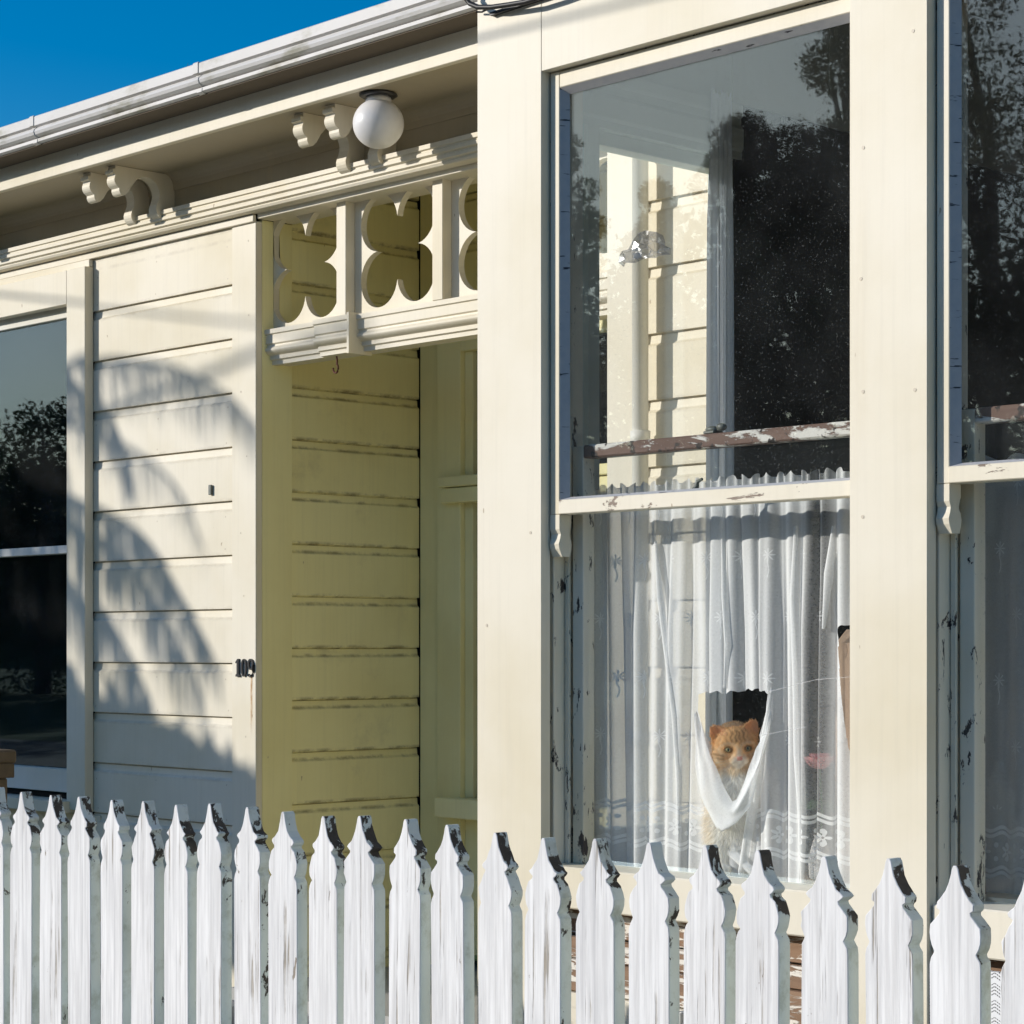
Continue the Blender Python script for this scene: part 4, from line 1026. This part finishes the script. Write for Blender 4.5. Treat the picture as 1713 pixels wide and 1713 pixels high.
for v in me1.vertices:
    nz = math.sin(v.co.x * 611 + v.co.y * 377) * .5; c = fur_col(v.co, v.normal); k = 1 + .10 * nz
    ca_.data[v.index].color = (c[0] * k, c[1] * k, c[2] * k, 1)
for f in me1.polygons: f.use_smooth = True
rgf = random.Random(9); pv, pf, pc = [], [], []
verts = [(v.co.copy(), v.normal.copy()) for v in me1.vertices]
for _ in range(26000):
    i = rgf.randrange(len(verts)); p, n = verts[i]
    if p.y < -.24 or p.z < -.2: continue
    face = p.z > .012 and p.y > -.04
    if face and math.hypot(abs(p.x) - .0195, p.y + .0045) < .0095: continue
    if p.z > .045 and -.03 < p.y < -.016: continue
    lng = .0055 if face else (.008 if p.y > -.03 else .020)
    if p.y > .03: lng = .004
    c = me1.color_attributes['fur'].data[i].color
    dr_ = Vector((p.x * 6, -.6, 0)) if p.y < .02 else Vector((p.x * 3, .8, -.3))
    d = (n * .55 + dr_.normalized() * .8 + Vector((rgf.uniform(-.35, .35), rgf.uniform(-.35, .35), rgf.uniform(-.2, .2)))).normalized() * lng * rgf.uniform(.6, 1.3)
    sd = d.cross(n).normalized() * (.00042 if face else .0007)
    b0 = len(pv); pv += [p - sd - n * .0004, p + sd - n * .0004, p + d]; pf.append((b0, b0 + 1, b0 + 2))
    k = rgf.uniform(.82, 1.18); pc += [(c[0] * k, c[1] * k, c[2] * k, 1)] * 3
def furm():
    s = NT('cat_fur'); at_ = s.n('Attribute', attribute_name='fur')
    d = s.n('BsdfDiffuse'); s.put(at_.outputs['Color'], d.inputs[0]); d.inputs['Roughness'].default_value = .8
    t = s.n('BsdfTranslucent'); s.put(at_.outputs['Color'], t.inputs[0]); mx = s.n('MixShader'); mx.inputs[0].default_value = .32; s.put(d, mx.inputs[1]); s.put(t, mx.inputs[2]); return s.done(mx)
M['fur'] = furm()
def to_world(me):
    for v in me.vertices: v.co = L2W(v.co) - WL[cat]
me1.name = 'body'; to_world(me1); me1.materials.clear(); me1.materials.append(M['fur'])
bo = bpy.data.objects.new('body', me1); COL.objects.link(bo); bo.parent = cat; WL[bo] = WL[cat]
mf = bpy.data.meshes.new('fur'); mf.from_pydata([tuple(p) for p in pv], [], pf); cf = mf.color_attributes.new('fur', 'FLOAT_COLOR', 'POINT')
for i, c in enumerate(pc): cf.data[i].color = c
to_world(mf); mf.materials.append(M['fur']); fo = bpy.data.objects.new('fur', mf); COL.objects.link(fo); fo.parent = cat; fo['kind'] = 'stuff'
def eyem():
    s = NT('cat_eye'); tc = s.n('TexCoord'); sx = s.n('SeparateXYZ'); s.put(tc.outputs['Object'], sx.inputs[0])
    r = s.math('SQRT', s.math('ADD', s.math('MULTIPLY', sx.outputs[0], sx.outputs[0]), s.math('MULTIPLY', sx.outputs[2], sx.outputs[2])))
    pu = s.math('LESS_THAN', s.math('SQRT', s.math('ADD', s.math('POWER', s.math('MULTIPLY', sx.outputs[0], 1.7), 2), s.math('POWER', sx.outputs[2], 2))), .0030)
    col = s.mix(s.step(r, .0015, .0055), (.36, .30, .13), (.14, .13, .06)); col = s.mix(pu, col, (.004, .004, .004)); col = s.mix(s.step(r, .0053, .0062), col, (.02, .012, .008))
    return s.done(s.bsdf(col, .06, None, .6))
M['eye'] = eyem()
for sg in (-1, 1):
    bm = bmesh.new(); bmesh.ops.create_uvsphere(bm, u_segments=20, v_segments=14, radius=1)
    for v in bm.verts: v.co = Vector((v.co.x * .0067, v.co.y * .0062, v.co.z * .0054))
    for f in bm.faces: f.smooth = True
    me = bpy.data.meshes.new('eye'); bm.to_mesh(me); bm.free(); me.materials.append(M['eye'])
    eo = bpy.data.objects.new('eye', me); COL.objects.link(eo); eo.parent = cat
    eo.location = L2W((sg * .0195, -.0045, .0335)) - WL[cat]; eo.rotation_euler = (0, 0, math.atan2(rt.y, rt.x))
wh = MB()
for sg in (-1, 1):
    for k in range(5):
        a = L2W((sg * .012, -.026 - .002 * k, .044)); b = L2W((sg * .034, -.026 - .006 * k, .040)); c = L2W((sg * .056, -.032 - .009 * k, .026)); wh.tube([a, b, c], [.00022, .00018, .00008], 4, False)
wh.build('whiskers', M['rod'], cat)

# ------------------------------------------------------------------ things inside the bay
cu = MB().box((XI + .03, YB + .17, -.469), (-1.55, YB + .50, -.447), .008).build('seat_cushion', M['cushion']); tag(cu, 'long beige cushion on the window seat under the cat', 'cushion')
fp = at(1371, 1282, 3.372); fl = thing('flower', 'pink cloth rose standing behind the net curtain at right of the cat', 'flower', (fp.x, fp.y, -.447))
rf = random.Random(2)
for ring, (n, r, tilt, sz) in enumerate(((3, .004, .12, .022), (5, .010, .35, .026), (7, .015, .75, .028))):
    for k in range(n):
        a = 2 * math.pi * k / n + ring * .5; pb = MB(); bm = pb.bm; g = []
        dv = Vector((math.cos(a), math.sin(a), 0)); sd = Vector((-math.sin(a), math.cos(a), 0))
        for j in range(6):
            t = j / 5; out = r * .5 + sz * (math.sin(tilt) * t) ; hgt = sz * math.cos(tilt) * t * 1.1 + .002 * ring * -1
            g.append([bm.verts.new(fp + dv * (out + .004 * (1 - (s_ * s_)) * math.sin(t * 3) + .004 * t * t) + sd * (s_ * sz * .62 * math.sin(.5 + 2.0 * t)) + up * (hgt + rf.uniform(-.0008, .0008))) for s_ in (-1, -.5, 0, .5, 1)])
        for j in range(5):
            for q in range(4): f = bm.faces.new((g[j][q], g[j][q + 1], g[j + 1][q + 1], g[j + 1][q])); f.smooth = True
        pb.build('petal', M['pink'], fl)
MB().tube([fp + up * .002, fp + Vector((.004, .004, -.09)), Vector((fp.x, fp.y, -.40))], .0022, 6).build('stem', M['stem'], fl)
for sg in (-1, 1):
    lb = MB(); q = fp + Vector((.002, .002, -.07)); e = q + rt * (sg * .034) + up * -.008
    lb.quad(q, (q + e) / 2 + up * .010, e, (q + e) / 2 - up * .010); lb.build('leaf', M['stem'], fl)
MB().lathe([(.016, 0), (.020, .004), (.022, .04), (.014, .07), (.010, .08), (.012, .086), (.0105, .086), (.008, .08), (.001, .078)], (fp.x, fp.y, -.446), 20).build('vase', M['globe'], fl)
pcu = MB().box((-2.742, 3.44, -.445), (-2.56, 3.53, .035), .03)
bmesh.ops.subdivide_edges(pcu.bm, edges=pcu.bm.edges[:], cuts=3, use_grid_fill=True)
pco = pcu.build('upright_cushion', M['peach']); tag(pco, 'peach cushion standing upright behind the right edge of the net curtain', 'cushion')

# ------------------------------------------------------------------ trees and wires across the street (they shade the wall and show in the panes)
def crown_mesh(name, clumps, nleaf, size, mat, seed):
    rg = np.random.RandomState(seed); C = np.array([c[:3] for c in clumps]); R = np.array([c[3] for c in clumps])
    w = R ** 2; k = rg.choice(len(clumps), nleaf, p=w / w.sum()); d = rg.normal(size=(nleaf, 3)); d /= np.linalg.norm(d, axis=1)[:, None]
    rad = rg.uniform(.45, 1.0, nleaf) ** .5 * (1 + .12 * rg.normal(size=nleaf)); p = C[k] + d * (R[k] * rad)[:, None] * np.array([1, 1, .85])
    a = rg.normal(size=(nleaf, 3)); a /= np.linalg.norm(a, axis=1)[:, None]; b = np.cross(a, rg.normal(size=(nleaf, 3))); b /= np.linalg.norm(b, axis=1)[:, None]
    s = size * rg.uniform(.6, 1.4, nleaf)[:, None]; V = np.stack([p - a * s, p + b * s * .45, p + a * s, p - b * s * .45], 1).reshape(-1, 3)
    me = bpy.data.meshes.new(name); me.from_pydata(V.tolist(), [], np.arange(nleaf * 4).reshape(-1, 4).tolist()); me.materials.append(mat); return me
def tree(loc, H, cr, label, seed, nleaf=7000, leaf=.16, base=.35, group=None):
    t = thing('tree', label, 'tree', loc, group); rg = random.Random(seed); cl_ = []
    b = MB(); L = Vector(loc); top = L + Vector((rg.uniform(-.3, .3), rg.uniform(-.3, .3), H * .62))
    b.tube([L, L.lerp(top, .35) + Vector((.1, 0, 0)), L.lerp(top, .7), top], [H * .028, H * .02, H * .012, H * .004], 10)
    for k in range(34):
        f = rg.uniform(base, 1.0); a = rg.uniform(0, 6.28); e = math.sin(math.pi * min(1, (f - base) / (1 - base) * .9 + .08)) ** .7; rr = cr * e * rg.uniform(.35, .85)
        c = Vector((math.cos(a) * rr, math.sin(a) * rr, H * f - cr * .25)); cl_.append((c.x, c.y, c.z, cr * rg.uniform(.24, .42)))
        s0 = L + Vector((0, 0, c.z * .72)); b.tube([s0, s0.lerp(L + c, .5) + Vector((0, 0, .1)), L + c], [H * .008, H * .005, H * .002], 6)
    b.build('trunk', M['bark'], t)
    o = bpy.data.objects.new('crown', crown_mesh('crown', cl_, nleaf, leaf, M['leaf'], seed)); COL.objects.link(o); o.parent = t
    return t
def mirror_pos(u, dist, yplane):
    r = (u - CX) / F_PX; d = Vector((r * SA - CA, r * CA + SA, 0)) * dist; return (d.x, 2 * yplane - d.y, GND)
tree(mirror_pos(1237, 92, YB), 23.6, 2.5, 'round headed tree far across the street, smaller one in the glass', 21, 22000, .085, .55)
tree(mirror_pos(1432, 88, YB), 28.5, 3.7, 'tall broad tree across the street at right of the pane', 22, 30000, .095, .35)
tree(mirror_pos(1660, 88, YB), 33.0, 6.4, 'massive dark tree across the street that fills the right hand window', 28, 42000, .12, .06)
tree(mirror_pos(1345, 70, YB), 17.3, 3.4, 'dense round tree across the street, the one filling the dark part of the pane', 27, 40000, .10, .08)
tree(mirror_pos(938, 90, YB), 22.8, 2.0, 'slim tree across the street, at the left edge of the pane', 23, 16000, .085, .45)
tree(mirror_pos(1095, 94, YB), 21.2, 1.8, 'low tree across the street behind the two taller ones', 24, 14000, .085, .50)
rowg = random.Random(41); proto = []
for k in range(3): proto.append(crown_mesh('crown', [(rowg.uniform(-1.9, 1.9), rowg.uniform(-1.6, 1.6), z + rowg.uniform(-.4, .4), rowg.uniform(.9, 1.5)) for z in (.6, 1.2, 1.8, 2.4, 3, 3.6, 4.2, 4.8, 5.4, 6, 6.4, 2.2, 3.3, 4.5)], 17000, .085, M['leaf'], 60 + k))
ptr = MB().tube([(0, 0, 0), (.1, 0, 2), (0, .1, 4.5), (0, 0, 6.4)], [.22, .17, .1, .03], 10).build('trunk', M['bark']); ptr_me = ptr.data; bpy.data.objects.remove(ptr)
for k in range(24):
    tx = -92 + 5.0 * k + rowg.uniform(-.8, .8)
    t = thing('street_tree', 'dark leafy tree in the row across the road, seen only in the window glass', 'tree', (tx, -31 + rowg.uniform(-1.5, 1.5), GND), 'row of trees across the road')
    sc = rowg.uniform(1.28, 1.46) if tx > -52 else rowg.uniform(1.22, 1.34); t.rotation_euler.z = rowg.uniform(0, 6.28); t.scale = (sc, sc, sc)
    for nm, me in (('trunk', ptr_me), ('crown', proto[k % 3])):
        o = bpy.data.objects.new(nm, me); COL.objects.link(o); o.parent = t
        if nm == 'trunk': o.location = (0, 0, 3.2)
# palm and shrub in the front garden, left of the picture: their shade falls on the weatherboards
S1 = SUN
def sunpos(u, v, t, Y=YL): return at(u, v, Y) + S1 * t
TP = 4.2
pc_ = sunpos(-60, 660, TP)
palm = thing('palm_tree', 'drooping palm in the front garden beyond the left edge of the fence', 'palm', (pc_.x, pc_.y, GND))
MB().tube([(pc_.x, pc_.y, GND), (pc_.x + .08, pc_.y, (pc_.z + GND) / 2), (pc_.x, pc_.y, pc_.z)], [.19, .15, .13], 12).build('trunk', M['bark'], palm)
rp = random.Random(5)
def frond(path, ll=.20, step=.045, dt=0.0, w=.012):
    P_ = [Vector(pc_)] + [sunpos(u, v, TP + dt) for u, v in path]; spine = []
    for k in range(len(P_) - 1):                                     # smooth curve through the points
        a, b_, c, d = P_[max(k - 1, 0)], P_[k], P_[k + 1], P_[min(k + 2, len(P_) - 1)]
        for q in range(10):
            t = q / 10; spine.append(.5 * ((2 * b_) + (c - a) * t + (2 * a - 5 * b_ + 4 * c - d) * t * t + (3 * b_ - a - 3 * c + d) * t ** 3))
    spine.append(P_[-1]); n_ = len(spine); b = MB()
    b.tube(spine, [.020 * (1 - .8 * k / n_) for k in range(n_)], 6)
    acc = 0
    for k in range(2, n_):
        acc += (spine[k] - spine[k - 1]).length
        while acc > step:
            acc -= step; d = (spine[k] - spine[k - 1]).normalized(); sd = d.cross(Vector((0, 0, 1))).normalized(); l = ll * (.55 + .45 * math.sin(math.pi * (.1 + .8 * k / n_))) * rp.uniform(.8, 1.15)
            for sg in (-1, 1):
                a = spine[k].lerp(spine[k - 1], rp.random()); m_ = a + sd * sg * l * .22 + d * l * .22 + Vector((0, 0, -l * .12)); e = a + sd * sg * l * .26 + d * l * rp.uniform(.2, .4) + Vector((0, 0, -l * rp.uniform(.85, 1.15))); w_ = d * w
                b.quad(a - w_, a + w_, m_ + w_, m_ - w_); b.quad(m_ - w_, m_ + w_, e + w_ * .15, e - w_ * .15)
    b.build('frond', M['leaf2'], palm)
frond([(70, 655), (160, 606), (240, 606), (310, 622), (380, 662), (428, 712)], .19, .050, .1)
frond([(60, 660), (130, 640), (180, 700), (208, 770), (216, 830)], .17, .04, -.2, .016)
frond([(90, 700), (180, 735), (250, 775), (300, 830), (334, 915)], .15, .07, .3, .009)
frond([(20, 800), (120, 832), (230, 893), (300, 1000), (352, 1095)], .20, .030, 0, .016)
frond([(0, 830), (110, 870), (200, 930), (270, 1030), (320, 1130)], .26, .035, -.3, .016)
frond([(-20, 880), (80, 930), (160, 1010), (220, 1110), (250, 1190)], .28, .035, .2, .016)
frond([(60, 700), (110, 720), (128, 800), (135, 880)], .18, .05, .4)
for q in ([(-160, 600), (-260, 640), (-340, 740)], [(-140, 700), (-260, 780), (-330, 900)], [(-90, 560), (-120, 520), (-200, 560)], [(-80, 800), (-120, 900), (-130, 1000)], [(-200, 680), (-300, 700), (-400, 800)]): frond(q, .26, .05, rp.uniform(-.6, .6))
shc = []
rs = random.Random(8)
TS = 4.3
for u, v, r in ((0, 1230, .36), (170, 1290, .30), (-90, 1090, .40), (300, 1345, .26), (60, 1150, .24), (110, 1270, .24), (235, 1310, .22), (365, 1330, .15), (400, 1480, .28), (60, 1400, .55), (220, 1480, .36), (-160, 1330, .6), (350, 1400, .14), (-150, 960, .26), (430, 1365, .14)):
    p = sunpos(u, v, TS + rs.uniform(-.4, .4)); shc.append((p.x, p.y, p.z, r))
s0 = Vector((shc[0][0], shc[0][1], GND)); shr = thing('shrub', 'dense rounded shrub in the front garden under the palm', 'shrub', tuple(s0))
o = bpy.data.objects.new('crown', crown_mesh('crown', [(a - s0.x, b - s0.y, c - s0.z, r) for a, b, c, r in shc], 15000, .055, M['leaf'], 31)); COL.objects.link(o); o.parent = shr
sb = MB()
for a, b, c, r in shc[::2]: sb.tube([s0, (s0 + Vector((a, b, c))) / 2 + Vector((.05, 0, .1)), (a, b, c)], [.05, .03, .012], 7)
sb.build('trunk', M['bark'], shr)
# overhead wires
def wire(name, p, q, r, label, ext=(3, 3)):
    d = (q - p); a = p - d * ext[0]; b_ = q + d * ext[1]
    o = MB().tube([a.lerp(b_, k / 12) - Vector((0, 0, .25 * 0)) for k in range(13)], r, 6).build(name, M['cable']); tag(o, label, 'cable'); return o
wire('power_line', sunpos(0, 497, 3.2), sunpos(388, 537, 4.6), .007, 'thin overhead service wire passing in front of the left window', (1.5, .45))
wire('power_line', sunpos(390, 606, 5.5), sunpos(300, 640, 5.2), .016, 'thicker overhead wire slanting across the front garden', (2, 3))
wire('power_line', sunpos(800, 64, 2.2, YB), sunpos(1000, 16, 2.4, YB), .0055, 'overhead wire running high in front of the bay', (2, 4))
bpy.context.view_layer.update()
